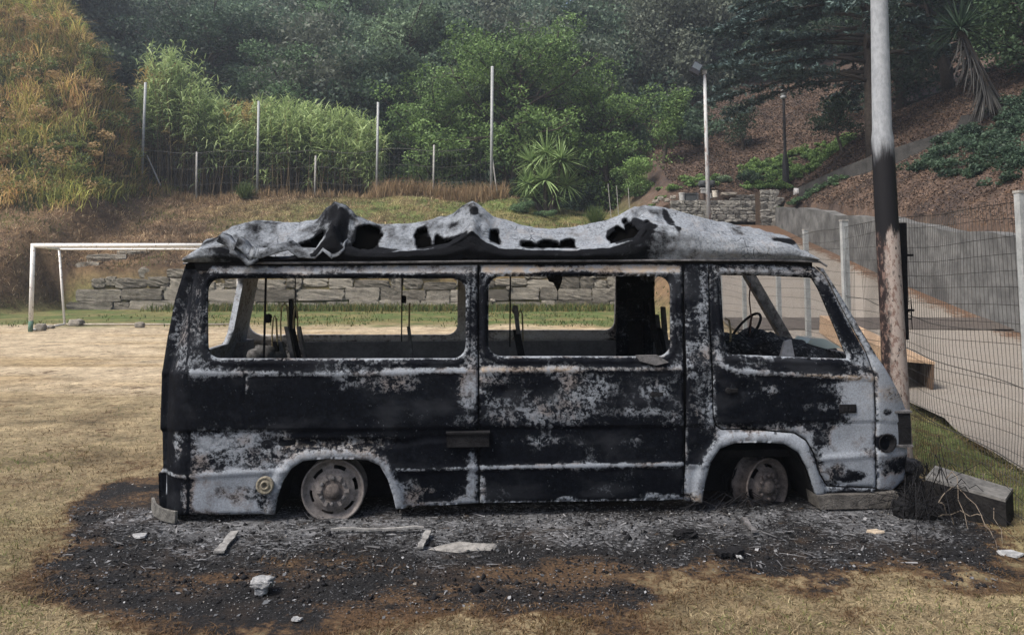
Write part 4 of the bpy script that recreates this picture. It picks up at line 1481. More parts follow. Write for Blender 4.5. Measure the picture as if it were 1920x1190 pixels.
SIDE = VM([(346, 498), (620, 498), (896, 496), (897, 700), (898, 945), (740, 955), (516, 965), (352, 968), (296, 962), (294, 888), (303, 880), (302, 812), (299, 806), (302, 705), (312, 630), (326, 560)])
sheet('side_panel', SIDE, [WIN1, ARCH_R], vnear, M_van, van)
SLIDE = VM([(898, 496), (1281, 494), (1282, 700), (1283, 939), (899, 945), (898, 700)])
sd_o = sheet('sliding_door', SLIDE, [WIN2], vnear, M_van, van)
PILL = VM([(1282, 494), (1329, 494), (1331, 600), (1336, 700), (1337, 780), (1342, 797), (1354, 806), (1420, 806), (1490, 812), (1512, 826), (1526, 850), (1538, 890), (1552, 912), (1645, 916), (1640, 925), (1528, 928), (1400, 1000), (1318, 944), (1283, 941)])
sheet('arch_panel', PILL, [ARCH_F], vnear, M_van, van)
DOOR = VM([(1330, 494), (1440, 495), (1528, 499), (1547, 516), (1585, 590), (1625, 662), (1640, 706), (1643, 850), (1645, 915), (1553, 911), (1539, 889), (1527, 849), (1513, 825), (1491, 811), (1420, 805), (1354, 805), (1343, 796), (1338, 779), (1337, 700), (1332, 600)])
fd_o = sheet('front_door', DOOR, [WIN3], vnear, M_van, van)
WING = VM([(1529, 498), (1546, 503), (1572, 545), (1603, 595), (1646, 668), (1688, 738), (1701, 770), (1703, 850), (1697, 900), (1676, 920), (1646, 918), (1644, 850), (1641, 706), (1626, 661), (1586, 589), (1548, 515)])
wing = sheet('wing_panel', WING, [], vnear, M_van, van)

# jambs behind the panel seams and the header carrying the roof
def jamb(pts, w, name='door_jamb'):
    P = VM(pts)
    V, F = [], []
    for (u, z) in P:
        v = float(prof(u, z)) + .034
        V += [(u - w, v, z), (u + w, v, z), (u + w, v + .05, z), (u - w, v + .05, z)]
    for k in range(len(P) - 1):
        for j in range(4): F.append((k * 4 + j, k * 4 + (j + 1) % 4, k * 4 + 4 + (j + 1) % 4, k * 4 + 4 + j))
    F += [(0, 1, 2, 3), tuple(4 * len(P) - 4 + j for j in (3, 2, 1, 0))]
    return MB().add(V, F).build(name, M_soot, van)
jamb([(895, 492), (896, 600), (897, 700), (898, 945)], .03)
jamb([(1282, 490), (1282, 600), (1283, 700), (1284, 938)], .035)
jamb([(1330, 492), (1332, 600), (1337, 700), (1339, 790)], .03)
q = VM([(376, 489), (1522, 486), (1520, 508), (376, 508)])
b = MB(); b.prism([tuple(p) for p in q], float(prof(1.0, 1.6)) + .02, float(prof(1.0, 1.6)) + .08); b.build('roof_rail', M_soot, van)
# gutter rail over the side
gp = [(346, 494), (500, 493), (700, 492), (897, 490), (1100, 489), (1300, 488), (1460, 488), (1535, 491), (1548, 499)]
b = MB(); b.tube([(q[0], float(prof(q[0], q[1])) - .02, q[1]) for q in (vm(*p) for p in gp)], .008, 6)
o = b.build('gutter_rail', M_steel, van)

# ---- far side, seen from inside through the windows
VF = VW - .07
def far_v(u, z):
    v = VW - np.clip(z - .93, 0, 1) * .14 - .16 * np.clip((U_REAR + np.clip(z - .9, 0, 2) * .17 + .16 - u) / .2, 0, 1) ** 2 - .20 * np.clip((u - U_N1) / (U_N2 - U_N1), 0, 1.1) ** 2
    h = (fbm(u, z, 2.2, 3, 41) - .5) * .02
    zb = float(vm(660, 641, VF)[1])
    rib = -.03 * sm(.012, -.012, z - zb)            # wall panel below the rail sits deeper
    return v - .05 - h - rib, v
fo = [(U_REAR + .10, .30), (U_REAR + .03, .9), (U_REAR + .13, 1.63), (3.15, 1.63), (3.50, 1.10), (3.62, .95), (3.72, .30)]
F1 = rrect(469, 470, 858, 628, 20, VF); F2 = rrect(896, 470, 1153, 619, 16, VF)
fA = vm(1226, 640, VF); fB = vm(1395, 505, VF); fC = vm(1472, 632, VF)
F3 = np.array([(fA[0], .62), (fA[0], 1.575), (fB[0], 1.575), (fC[0] - .02, fC[1]), (fC[0], .62)])
def fsoot(u, z):
    zr = float(vm(660, 628, VF)[1])
    s = np.where(u < vm(480, 560, VF)[0], .05, .14) + (fbm(u, z, 3, 3, 7) - .5) * .3
    s = np.where(z < zr - .055, .42, s)
    s = lerp(s, .95, sm(vm(1100, 600, VF)[0], vm(1170, 600, VF)[0], u) * .55)
    for H in (F1, F2):
        s = lerp(s, .18, sm(.03, .012, np.abs(sdpoly(H, u, z))) * .8)
    return s
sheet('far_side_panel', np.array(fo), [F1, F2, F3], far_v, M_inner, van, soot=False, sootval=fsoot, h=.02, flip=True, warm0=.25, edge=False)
zr_ = float(vm(660, 628, VF)[1])
b = MB(); b.box((1.22, VF - .035, (zr_ - .055 + .36) / 2), (3.55, .03, zr_ - .055 - .36))
b.build('lower_lining', mottled('grey_lining', (.085, .083, .087), (.165, .16, .165), 5, 7, .3), van)
# far screen pillar, slanting
pa, pb = vm(1398, 508, VF), vm(1470, 630, VF)
b = MB(); b.prism([(pa[0] - .05, pa[1]), (pa[0] + .05, pa[1]), (pb[0] + .075, pb[1] - .05), (pb[0] - .03, pb[1] - .05)], VF - .06, VF + .02)
b.build('screen_pillar', mottled('sooty_steel', (.006, .006, .007), (.12, .12, .125), 14, 7, .4), van)

# ---- rear wall (v, z) and front
def plane_sheet(name, outer, holes, ufun, parent, sv):
    o = sheet(name, outer, holes, lambda a, z: (ufun(a, z), ufun(a, z) + .045), M_van, parent, soot=False, sootval=sv, h=.02, edge=False)
    V = np.empty(len(o.data.vertices) * 3, np.float32); o.data.vertices.foreach_get('co', V); V = V.reshape(-1, 3)
    o.data.vertices.foreach_set('co', V[:, [1, 0, 2]].ravel()); o.data.flip_normals(); o.data.update()
    return o
ru = lambda v, z: U_REAR + .02 + np.clip(z - .9, 0, 2) * .17 - .05 * np.clip(.9 - z, 0, .15) / .15 + .02 * np.abs(v - VW / 2) ** 2
RW = np.array([(.30, 1.02), (.24, 1.10), (.24, 1.50), (.30, 1.56), (1.06, 1.56), (1.12, 1.50), (1.12, 1.10), (1.06, 1.02)])
plane_sheet('rear_wall', np.array([(.21, .12), (.21, 1.60), (VW - .21, 1.60), (VW - .21, .12)]), [RW], ru, van, .22)
fe = VM([(1697, 905), (1702, 850), (1700, 770), (1687, 738), (1645, 668)])
fu = lambda v, z: np.interp(z, fe[:, 1], fe[:, 0]) - .05 + .06 * (1 - np.abs((v - VW / 2) / (VW / 2)) ** 2)
fw = plane_sheet('front_panel', np.array([(.36, .14), (.36, .98), (VW - .36, .98), (VW - .36, .14)]), [], fu, van, .5)
# header over the windscreen
b = MB(); b.box((3.14, VW / 2, 1.60), (.10, VW - .34, .07)); b.build('windscreen_header', M_steel, van)
# floor pan and chassis rails
b = MB(); b.box((1.40, VW / 2, .33), (4.7, VW - .42, .05)); b.build('floor', M_soot, van)
b = MB()
for v in (.52, VW - .52): b.box((1.3, v, .24), (4.6, .08, .12))
for u in (-.2, .8, 1.9, 3.0): b.box((u, VW / 2, .22), (.07, 1.0, .09))
b.build('chassis_rails', M_soot, van)
# inner wheel housings
for (A, nm) in ((ARCH_R, 0), (ARCH_F, 1)):
    pts = [p for p in A]
    b = MB(); V = []; F = []
    for (u, z) in pts: V += [(u, .05, max(z, .02)), (u, .42, max(z, .02))]
    n = len(pts)
    F = [(2 * k, 2 * k + 1, 2 * k + 3, 2 * k + 2) for k in range(n - 1)]
    F.append(tuple(2 * k + 1 for k in range(n)))
    b.add(V, F).build('wheel_housing', M_soot, van)


# ---- wheels: bare steel rims
def wheel(px, py, r, v, steer, mat, tyre_arc):
    c = vm(px, py, v)
    w = empty('wheel', (c[0], v, c[1])); w.parent = van
    w.rotation_euler = (R(0), 0, steer)
    N = 60
    k = r / .205
    prof_ = [(.205, .150), (.190, .152), (.172, .12), (.170, .05), (.190, .022), (.205, .018), (.206, .006), (.197, .002), (.190, .010), (.178, .030), (.158, .038), (.148, .030), (.138, .022), (.114, .012), (.104, .004), (.070, .004)]
    def skip(i, j): return prof_[i][0] == .158 and (j % 10) < 5 or (prof_[i][0] == .148 and (j % 10) < 5)
    b = MB(); b.lathe([(a * k, d) for a, d in prof_], (0, 0, 0), 'y', N, skip)
    rim = b.build('rim', mat, w, True)
    b = MB(); b.lathe([(.155 * k, .10), (.02, .10)], (0, 0, 0), 'y', 28); b.lathe([(.13 * k, .04), (.13 * k, .1)], (0, 0, 0), 'y', 28)
    b.build('brake_drum', M_soot, w, True)
    b = MB(); b.lathe([(.070 * k, .006), (.050 * k, .004), (.048 * k, -.014), (.040 * k, -.022), (.020 * k, -.026), (.0005, -.026)], (0, 0, 0), 'y', 24)
    b.build('hub_cap', M_rustd, w, True)
    for j in range(6):
        a = j * math.pi / 3 + .5
        b = MB(); b.lathe([(.014 * k, .006), (.013 * k, -.010), (.006 * k, -.014), (.0005, -.014)], (.083 * k * math.cos(a), 0, .083 * k * math.sin(a)), 'y', 6)
        b.build('wheel_bolt', M_rustd if mat is M_rustd else M_steel, w)
    # little raised plates between the bolts
    for j in range(6):
        a = j * math.pi / 3 + .02
        b = MB(); b.box((0, 0, 0), (.03, .014, .022))
        pl = b.build('raised_plate', M_rust if mat is not M_rustd else M_rustd, w); pl.location = (.090 * k * math.cos(a), -.001, .090 * k * math.sin(a)); pl.rotation_euler = (0, -a, 0)
    return w


wheel(624, 920, .203, .055, 0.0, M_rust, 0)
wheel(1441, 913, .193, .16, R(24), M_rustd, 0)
# wire strands of the burnt tyre round the front rim
rg_ = np.random.default_rng(15); b = MB()
cf = vm(1441, 913, .16)
for k in range(14):
    a0 = rg_.uniform(2.2, 3.9); rr = rg_.uniform(.17, .235)
    b.tube([(cf[0] - .05 + rr * math.cos(a0 + t * .25), .20 + rg_.uniform(0, .1), max(.015, cf[1] + rr * math.sin(a0 + t * .25))) for t in range(5)], .004, 4)
for k in range(16):
    x = cf[0] - .15 - rg_.uniform(.05, .55); q = rg_.normal(0, 1, 4)
    b.tube([(x, .02 + q[0] * .06, .03), (x + .12, .05 + q[1] * .05, .06 + abs(q[2]) * .03), (x + .26, .08 + q[3] * .05, .03)], .0035, 4)
b.build('tyre_wires', M_soot, van)

# ---- rear details
c = vm(498, 908)
b = MB(); v0 = float(prof(c[0], c[1]))
b.lathe([(.056, .004), (.056, -.008), (.046, -.012), (.040, -.006), (.030, -.006), (.027, -.014), (.018, -.014), (.015, -.002), (.0005, .012)], (c[0], v0 - .012, c[1]), 'y', 28)
b.build('fuel_filler', mottled('filler', (.07, .06, .045), (.30, .27, .21), 60, 5, .3), van, True)
q0, q1 = vm(838, 811), vm(917, 835)
b = MB(); b.box(((q0[0] + q1[0]) / 2, -.005, (q0[1] + q1[1]) / 2), (q1[0] - q0[0], .05, q0[1] - q1[1]))
b.box(((q0[0] + q1[0]) / 2, -.012, q0[1] + .004), (q1[0] - q0[0] + .01, .06, .01))
bm_ = b.build('door_rail_cover', M_soot, van)
# flat bumper stub curling round the rear corner
e = []
for (px, py, v) in ((328, 972, .0), (316, 975, .02), (300, 972, .07), (288, 966, .16), (283, 962, .30)): 
    q = vm(px, py, v); e.append((q[0], v, max(q[1], .045)))
V = []; F = []
for (x, y, z) in e: V += [(x, y, z - .038), (x, y, z + .035), (x + .012, y + .012, z + .035), (x + .012, y + .012, z - .038)]
for k in range(len(e) - 1):
    for j in range(4): F.append((k * 4 + j, k * 4 + (j + 1) % 4, k * 4 + 4 + (j + 1) % 4, k * 4 + 4 + j))
F += [(0, 1, 2, 3), (16, 19, 18, 17)]
MB().add(V, F).build('rear_bumper', mottled('charred_bumper', (.03, .029, .028), (.17, .165, .155), 16, 6, .5), van)
# front bumper, a charred ashy beam under the door
q = VM([(1528, 926), (1545, 924), (1640, 923), (1676, 919), (1682, 938), (1676, 952), (1600, 958), (1533, 964)], .03)
b = MB(); b.prism([(p[0], max(p[1], .015)) for p in q], -.012, .16)
fb = b.build('front_bumper', mottled('ashy_beam', (.04, .037, .035), (.145, .135, .125), 14, 8, .9, .02), van)
# mass of charred trim hanging in front of the nose
b = MB(); rg_ = np.random.default_rng(22)
for k in range(16):
    q = vm(1688 + rg_.uniform(-10, 18), 868 + k * 7.0, .34)
    b.block((q[0] + .03, .36 + rg_.uniform(-.1, .1), max(q[1], .03)), (.10 + .03 * rg_.random(), .16, .09), 3, .5, .16, k)
b.build('melted_trim', mottled('melted', (.02, .019, .019), (.14, .13, .125), 20, 7, .8), van, True)
# headlight recess: dark box with a frame
q0, q1 = vm(1681, 772), vm(1701, 832)
b = MB()
vz = float(prof(q0[0], q0[1]))
b.box(((q0[0] + q1[0]) / 2 - .005, vz + .085, (q0[1] + q1[1]) / 2), (abs(q1[0] - q0[0]) + .02, .16, q0[1] - q1[1]))
hl = b.build('headlight', M_soot, van)
for (zz) in (q0[1], q1[1]):
    b = MB(); b.box(((q0[0] + q1[0]) / 2 - .005, vz + .078, zz), (abs(q1[0] - q0[0]) + .03, .17, .014)); b.build('headlight_frame', M_steel, hl)
c = vm(1663, 830)
b = MB(); b.lathe([(.062, .0), (.058, -.006), (.05, .012), (.0005, .022)], (c[0], float(prof(*c)) - .008, c[1]), 'y', 26)
b.build('indicator', M_soot, van, True)
# door handles and the badge plate
for (px, py, par) in ((1372, 731, fd_o), (1232, 738, sd_o)):
    c = vm(px, py)
    b = MB(); b.box((c[0], float(prof(*c)) - .016, c[1]), (.07, .018, .022)); b.lathe([(.02, .0), (.018, -.012), (.0005, -.014)], (c[0] - .03, float(prof(*c)) - .015, c[1]), 'y', 14)
    b.build('handle', M_soot, par)
c0 = vm(1588, 765); b = MB(); b.box((c0[0], float(prof(*c0)) - .012, c0[1]), (.115, .008, .055)); 
for k in range(4): b.box((c0[0] - .036 + k * .024, float(prof(*c0)) - .018, c0[1] - .004), (.015, .008, .03))
b.build('badge_plate', M_soot, fd_o)
# bent strip of metal hanging from the sliding door window
q = VM([(1190, 665), (1230, 664), (1252, 678), (1228, 684), (1198, 676)])
b = MB(); b.prism([(p[0], p[1]) for p in q], .0, -.022); b.build('bent_strip', M_steel, sd_o)

# ---- inside: belts, seat frames, bulkhead, dashboard, steering wheel
def intube(pts, v, r, name, mat, n=6):
    P = []
    for k, p in enumerate(pts):
        vv = v if not hasattr(v, '__len__') else v[k]
        q = vm(p[0], p[1], vv); P.append((q[0], vv, q[1]))
    b = MB(); b.tube(P, r, n)
    return b.build(name, mat, van)
for (x0, x1, y0, y1, v, r, bx) in ((499, 494, 505, 700, .55, .009, (503, 597)), (554, 552, 505, 690, 1.35, .005, (553, 590)), (754, 753, 505, 640, 1.45, .006, (757, 561)), (957, 956, 505, 650, 1.0, .006, (966, 580))):
    belt = intube([(x0, y0), ((x0 + x1) / 2, (y0 + y1) / 2), (x1, y1)], v, r, 'seat_belt_rod', M_soot)
    q = vm(bx[0], bx[1], v)
    b = MB(); b.block((q[0], v, q[1]), (.042, .03, .06), 3, .4, .1, int(x0)); b.build('belt_buckle', M_steel if x0 == 957 else M_soot, belt, True)
def hook(x0, x1, top, bot0, bot1, v):
    return intube([(x0, bot0), (x0 - 1, (bot0 + top) / 2), (x0 + 1, top + 8), ((x0 + x1) / 2, top), (x1 - 1, top + 8), (x1, (bot1 + top) / 2), (x1 + 1, bot1)], v, .007, 'seat_frame', M_brass)
hook(511, 519, 591, 662, 650, .8); hook(527, 540, 568, 640, 640, .95); hook(551, 558, 573, 640, 640, 1.1); hook(971, 980, 580, 630, 640, 1.05)
intube([(768, 568), (767, 612)], 1.2, .008, 'seat_frame', M_brass)
for (x0, y0, x1, y1, w, v, mt) in ((538, 612, 556, 700, 7, .95, M_steel), (549, 616, 567, 700, 5, 1.0, M_soot), (560, 612, 578, 700, 5, 1.1, M_steel), (546, 560, 547, 640, 6, 1.2, M_soot), (526, 640, 540, 700, 7, .85, M_steel), (516, 640, 528, 700, 6, .8, M_soot), (766, 612, 775, 690, 5, 1.2, M_steel), (968, 618, 984, 700, 12, 1.05, M_soot), (966, 575, 972, 625, 7, 1.0, M_steel)):
    a, c = vm(x0, y0, v), vm(x1, y1, v); s = w * .0034 * .55 * (4.7 + v) / 4.7
    b = MB(); b.prism([(a[0] - s, a[1]), (a[0] + s, a[1]), (c[0] + s, max(c[1], .4)), (c[0] - s, max(c[1], .4))], v - .03, v + .03)
    b.build('seat_bar', mt, van)
# charred lumps of the rear seat and wheel box
b = MB(); rg_ = np.random.default_rng(33)
for k in range(9):
    q = vm(rg_.uniform(490, 520), rg_.uniform(652, 690), .9); b.block((q[0], .9 + rg_.uniform(-.1, .1), q[1]), (.14, .2, .12), 3, .5, .15, k)
b.build('seat_remains', mottled('seat_ash', (.02, .02, .02), (.14, .135, .135), 25, 7, .8), van, True)
q0, q1 = vm(420, 641, 1.3), vm(458, 700, 1.3)
b = MB(); b.box(((q0[0] + q1[0]) / 2, 1.4, (q0[1] + q1[1]) / 2 - .05), (q1[0] - q0[0], .3, q0[1] - q1[1] + .1)); b.build('locker', mottled('locker_grey', (.10, .095, .095), (.24, .225, .22), 12, 6, .3), van)
# bulkhead behind the cab: panel with an embossed square and an opening
vb = 1.28
q = VM([(1156, 505), (1226, 505), (1226, 720), (1156, 720)], vb)
o1 = VM([(1179, 603), (1207, 603), (1207, 668), (1179, 668)], vb)
sheet('bulkhead', q, [o1], lambda u, z: (np.full(np.shape(u), vb) + (fbm(u, z, 6, 3, 2) - .5) * .02, np.full(np.shape(u), vb + .05)), M_van, van, soot=False, sootval=lambda u, z: .83 + (fbm(u, z, 5, 3, 3) - .5) * .5, h=.015)
c = vm(1193, 578, vb); b = MB()
for k in range(2):
    s = .075 - .03 * k
    for (dx, dz, w, hh) in ((0, s, 2 * s, .014), (0, -s, 2 * s, .014), (s, 0, .014, 2 * s), (-s, 0, .014, 2 * s)): b.box((c[0] + dx, vb - .02 - .004 * k, c[1] + dz), (w + .002, .03, hh))
b.build('embossed_plate', M_soot, van)
b = MB(); b.box((c[0], vb + .14, .75), (.24, .16, 1.0)); b.build('bulkhead_box', M_soot, van)
# leaning black slats of the front seats behind the door pillar
for (x0, y0, x1, y1, v, mt) in ((1222, 560, 1226, 640, 1.0, M_soot), (1231, 590, 1237, 640, 1.1, M_steel), (1223, 598, 1242, 690, .9, M_soot), (1236, 615, 1254, 690, 1.0, M_soot), (1246, 620, 1256, 690, 1.0, M_steel), (1243, 575, 1246, 620, 1.2, M_steel)):
    a, c = vm(x0, y0, v), vm(x1, y1, v)
    b = MB(); b.prism([(a[0] - .014, a[1]), (a[0] + .014, a[1]), (c[0] + .018, c[1]), (c[0] - .018, c[1])], v - .03, v + .03); b.build('seat_bar', mt, van)
# dashboard: a burnt lumpy shelf under the windscreen
tp = VM([(1366, 640), (1400, 632), (1428, 636), (1446, 620), (1470, 634), (1500, 641), (1530, 645), (1560, 654), (1592, 668), (1612, 690)], .9)
def dash_top(u): return np.interp(u, tp[:, 0], tp[:, 1])
us = np.linspace(tp[0, 0], tp[-1, 0], 46); vs = np.linspace(.16, VW - .2, 34)
Ug, Vg = np.meshgrid(us, vs)
U0_ = Ug.copy(); Ug = Ug - .55 * np.clip(.9 - Vg, 0, 1)
Zg = dash_top(U0_) + (fbm(Ug, Vg, 9, 4, 12) - .5) * .10 - .05 * np.abs(Vg - .9) - .30 * sm(.62, .40, Vg) * sm(tp[-1, 0] - .05, tp[-1, 0] - .5, U0_)
V = np.stack([Ug, Vg, Zg], -1).reshape(-1, 3); i = np.arange(V.shape[0]).reshape(Ug.shape)
F = np.stack([i[:-1, :-1], i[:-1, 1:], i[1:, 1:], i[1:, :-1]], -1).reshape(-1, 4)
V2 = V.copy(); V2[:, 2] = .45
ring = np.concatenate([i[0, :], i[1:, -1], i[-1, -2::-1], i[-2:0:-1, 0]])
S = np.stack([ring, np.roll(ring, 1), np.roll(ring, 1) + len(V), ring + len(V)], 1)
dm = NM('dash_burnt'); nn = dm.noise(26, 8, .8); dm.color(dm.mix(dm.step(nn, .52, .66), (.010, .010, .011), (.24, .235, .235))).rough(.9); dm.bump(nn, 1.0, .02)
dash = link('dashboard', npmesh('dashboard', np.concatenate([V, V2]), [F, S], None), dm.m, van)
b = MB(); rg_ = np.random.default_rng(44)
for k in range(24):
    q = vm(rg_.uniform(1368, 1450), rg_.uniform(636, 672), .45); a = rg_.uniform(0, 3.1); L = rg_.uniform(.04, .16)
    b.tube([(q[0] - L * math.cos(a), .45 + rg_.uniform(-.1, .2), q[1] - L * math.sin(a) * .5), (q[0], .45 + rg_.uniform(-.1, .1), q[1] + .01), (q[0] + L * math.cos(a), .5, q[1] + L * math.sin(a) * .5)], rg_.uniform(.002, .005), 4)
b.build('loose_wiring', M_soot, dash)
q = VM([(1472, 640), (1484, 636), (1490, 668), (1464, 668)], .4)
b = MB(); b.prism([(p[0], p[1]) for p in q], .4, .43); b.build('torn_plate', mottled('ash_plate', (.22, .22, .23), (.36, .36, .37), 20, 5, .2), dash)
q = VM([(1498, 640), (1505, 631), (1530, 632), (1545, 640), (1560, 648), (1530, 650)], .95)
gm_ = NM('melted_glass'); gm_.color((.42, .48, .45)).rough(.15)
gm_.b.inputs['Transmission Weight'].default_value = .4
b = MB(); b.prism([(p[0], p[1]) for p in q], .8, 1.05); b.build('melted_glass', gm_.m, dash)
# steering wheel (far side, left-hand drive) with its column
c = vm(1396, 622, 1.12); e = empty('steering_wheel', (c[0], 1.12, c[1])); e.parent = van; e.rotation_euler = (0, R(-52), 0)
b = MB(); b.tube([(.19 * math.cos(a), .19 * math.sin(a), 0) for a in np.linspace(0, 2 * math.pi, 33)], .011, 7, False); b.build('rim', M_soot, e, True)
b = MB()
for a in (.5, 2.6, 4.7): b.tube([(0, 0, -.04), (.19 * math.cos(a), .19 * math.sin(a), 0)], .009, 6)
b.build('spokes', M_soot, e)
b = MB(); b.tube([(0, 0, -.04), (0, 0, -.3)], .022, 8); b.build('column', M_soot, e)
intube([(1369, 660), (1370, 620), (1367, 600), (1360, 597)], .9, .008, 'seat_frame', M_brass)
intube([(1407, 530), (1405, 560), (1409, 598), (1405, 640)], 1.1, .006, 'hanging_cable', mottled('cable', (.06, .03, .025), (.12, .07, .06), 20), 5)


# ---- roof: melted high roof sagging between its three hoops
RIDGE = [(346, 487), (352, 466), (375, 450), (410, 443), (440, 421), (480, 412), (560, 415), (596, 409), (612, 386), (628, 377), (648, 386), (670, 405), (712, 420), (760, 418), (810, 410), (850, 398), (868, 384), (886, 378), (905, 388), (925, 407), (960, 417), (1000, 426), (1040, 429), (1090, 422), (1140, 411), (1175, 393), (1207, 382), (1240, 388), (1290, 401), (1350, 414), (1420, 428), (1470, 439), (1502, 461), (1532, 487)]
LIP = [(346, 486), (380, 462), (420, 458), (470, 478), (540, 480), (590, 476), (612, 440), (626, 420), (642, 455), (680, 466), (740, 470), (800, 466), (840, 458), (872, 436), (886, 420), (902, 440), (935, 460), (1000, 463), (1080, 464), (1140, 459), (1185, 442), (1205, 418), (1240, 420), (1300, 430), (1400, 446), (1470, 458), (1505, 470), (1532, 488)]
VR = .52
rp = VM(RIDGE, VR); lp_ = VM(LIP, .16); gt = VM([(346, 492), (897, 489), (1532, 489)], .10)
u0, u1 = gt[0, 0], gt[-1, 0]
nu, nv = 330, 74
us = np.linspace(u0, u1, nu)
zr = np.interp(us, rp[:, 0], rp[:, 1]); zl = np.interp(us, lp_[:, 0], lp_[:, 1]); zg = np.interp(us, gt[:, 0], gt[:, 1])
zl = np.minimum(zl, zr - .004); zr = np.maximum(zr, zg + .02); zl = np.maximum(zl, zg + .004)
bow = np.clip((zl - zg) / np.maximum(zr - zg, .02), 0, 1)          # 1 where the lip nearly reaches the ridge
Vr = np.zeros((nu, nv, 3))
tt = np.linspace(0, 1, nv)
vkey = np.array([.095, .055, .07, .115, .17, .24, .34, .44, VR, .75, 1.1, VW - .22, VW - .095])
for i_ in range(nu):
    dip = .035 * (1 - bow[i_])
    zk = np.array([zg[i_], lerp(zg[i_], zl[i_], .35), lerp(zg[i_], zl[i_], .75), zl[i_], zl[i_] - dip * .4, lerp(zl[i_], zr[i_], .12) - dip, lerp(zl[i_], zr[i_], .45) - dip * .5, lerp(zl[i_], zr[i_], .85), zr[i_],
                   lerp(zr[i_], zg[i_], .12), lerp(zr[i_], zg[i_], .28), lerp(zr[i_], zg[i_], .62), zg[i_]])
    k = np.linspace(0, 12, 13)
    q = np.concatenate([np.linspace(0, 8, 52, endpoint=False), np.linspace(8, 12, nv - 52)])
    Vr[i_, :, 0] = us[i_]; Vr[i_, :, 1] = np.interp(q, k, vkey); Vr[i_, :, 2] = np.interp(q, k, zk)
for _ in range(2):      # soften the section
    Vr[:, 1:-1, 1:] = .25 * Vr[:, :-2, 1:] + .5 * Vr[:, 1:-1, 1:] + .25 * Vr[:, 2:, 1:]
endw = np.minimum(1, np.minimum(np.arange(nu), np.arange(nu)[::-1]) / 10.0)[:, None]
wr = fbm(Vr[..., 0], Vr[..., 1] * 1.5, 4.5, 4, 51) - .5
wr2 = fbm(Vr[..., 0], Vr[..., 1], 22, 3, 52) - .5
mid_ = np.sin(np.linspace(0, np.pi, nv))[None, :] ** .5
Vr[..., 2] += (wr * .040 + wr2 * .016) * endw * mid_
Vr[..., 1] += (fbm(Vr[..., 0], Vr[..., 2] * 2, 5, 3, 53) - .5) * .05 * endw * mid_
# soot: the rolled edge below the lip is black, cracks and burnt-through holes above
qv = q
Uu = Vr[..., 0]; Zz = Vr[..., 2]
so = np.full((nu, nv), .22) + (fbm(Uu, Vr[..., 1], 5, 4, 54) - .5) * .8
edge = (qv[None, :] < 2.3)
xr = np.interp(us, rp[:, 0], [p[0] for p in RIDGE])
so = np.where(edge, np.interp(xr, [346, 400, 440, 480, 1080, 1180, 1230, 1300, 1532], [.30, .25, .45, .95, 1.08, .8, .45, .15, .2])[:, None], so)
so = np.where((qv[None, :] >= 2.3) & (qv[None, :] < 3.3), so - .05, so)
so = so + .40 * sm(3.2, 3.6, qv[None, :]) * sm(5.2, 4.0, qv[None, :]) * (1 - bow[:, None])  # trough shading painted darker at the bottom, together with its soot
hole_d = np.full((nu, nv), 9.0)
hole = np.zeros((nu, nv), bool)
zz_px = {}
def hole_px(pg, jag, seed):
    global hole, hole_d
    P = VM(pg, .32)
    d = sdpoly(P, Uu, Zz) + (fbm(Uu, Zz, 14, 4, seed) - .5) * jag
    hole_d = np.minimum(hole_d, np.where(qv[None, :] < 8.2, d, 9))
    hole |= (d + (fbm(Uu, Zz, 38, 2, seed + 90) - .5) * .03 < 0) & (qv[None, :] > 3.3) & (qv[None, :] < 7.6)
for k_, pg in enumerate((
    [(669, 428), (690, 421), (707, 428), (713, 441), (707, 458), (713, 468), (663, 465), (666, 448)],
    [(784, 431), (795, 428), (798, 441), (808, 455), (812, 465), (788, 467), (784, 451), (779, 441)],
    [(818, 441), (832, 451), (852, 448), (872, 438), (876, 449), (845, 461), (818, 463)],
    [(921, 438), (933, 431), (933, 454), (921, 452)],
    [(977, 454), (993, 454), (1004, 461), (1022, 450), (1043, 454), (1046, 463), (979, 463)],
    [(1053, 454), (1075, 450), (1073, 464), (1050, 463)],
    [(1142, 445), (1160, 424), (1174, 438), (1170, 452), (1145, 457)],
    [(1174, 413), (1181, 424), (1188, 434), (1209, 417), (1215, 424), (1192, 445), (1174, 454), (1176, 431)],
    [(565, 457), (592, 450), (597, 436), (606, 436), (602, 462), (586, 468), (565, 466)])):
    hole_px(pg, .022, k_ + 1)
for (x, y, rx, ry) in ((635, 430, 14, 40), (889, 392, 8, 8), (1256, 412, 8, 26), (1480, 452, 34, 8), (1195, 425, 10, 20), (620, 395, 8, 12), (700, 470, 50, 5), (1150, 440, 12, 14)):
    c = vm(x, y, .3); so = lerp(so, 1.0, sm(1.3, .7, np.sqrt(((Uu - c[0]) / (rx * .0036)) ** 2 + ((Zz - c[1]) / (ry * .0036)) ** 2)) * (qv[None, :] < 8.5))
so = so + .9 * sm(.03, -.005, hole_d) + .16 * sm(887, 700, xr)[:, None]
for bx in (630, 887, 1205):
    cu = vm(bx, 400, .3)[0]
    wv = np.exp(-((Uu - cu) / .16) ** 2) * (qv[None, :] < 9)
    so = so + wv * (fbm(Uu, Zz, 7, 4, 66) - .40) * 1.2
    Vr[..., 2] += wv * (fbm(Uu, Vr[..., 1], 11, 3, 67) - .5) * .05 * endw
    Vr[..., 1] += wv * (fbm(Uu, Zz, 9, 3, 68) - .5) * .07 * endw * (qv[None, :] > 2)
i = np.arange(nu * nv).reshape(nu, nv)
ok = ~(hole[:-1, :-1] | hole[1:, :-1] | hole[1:, 1:] | hole[:-1, 1:])
F = np.stack([i[:-1, :-1][ok], i[1:, :-1][ok], i[1:, 1:][ok], i[:-1, 1:][ok]], -1)
m = NM('ash_roof')
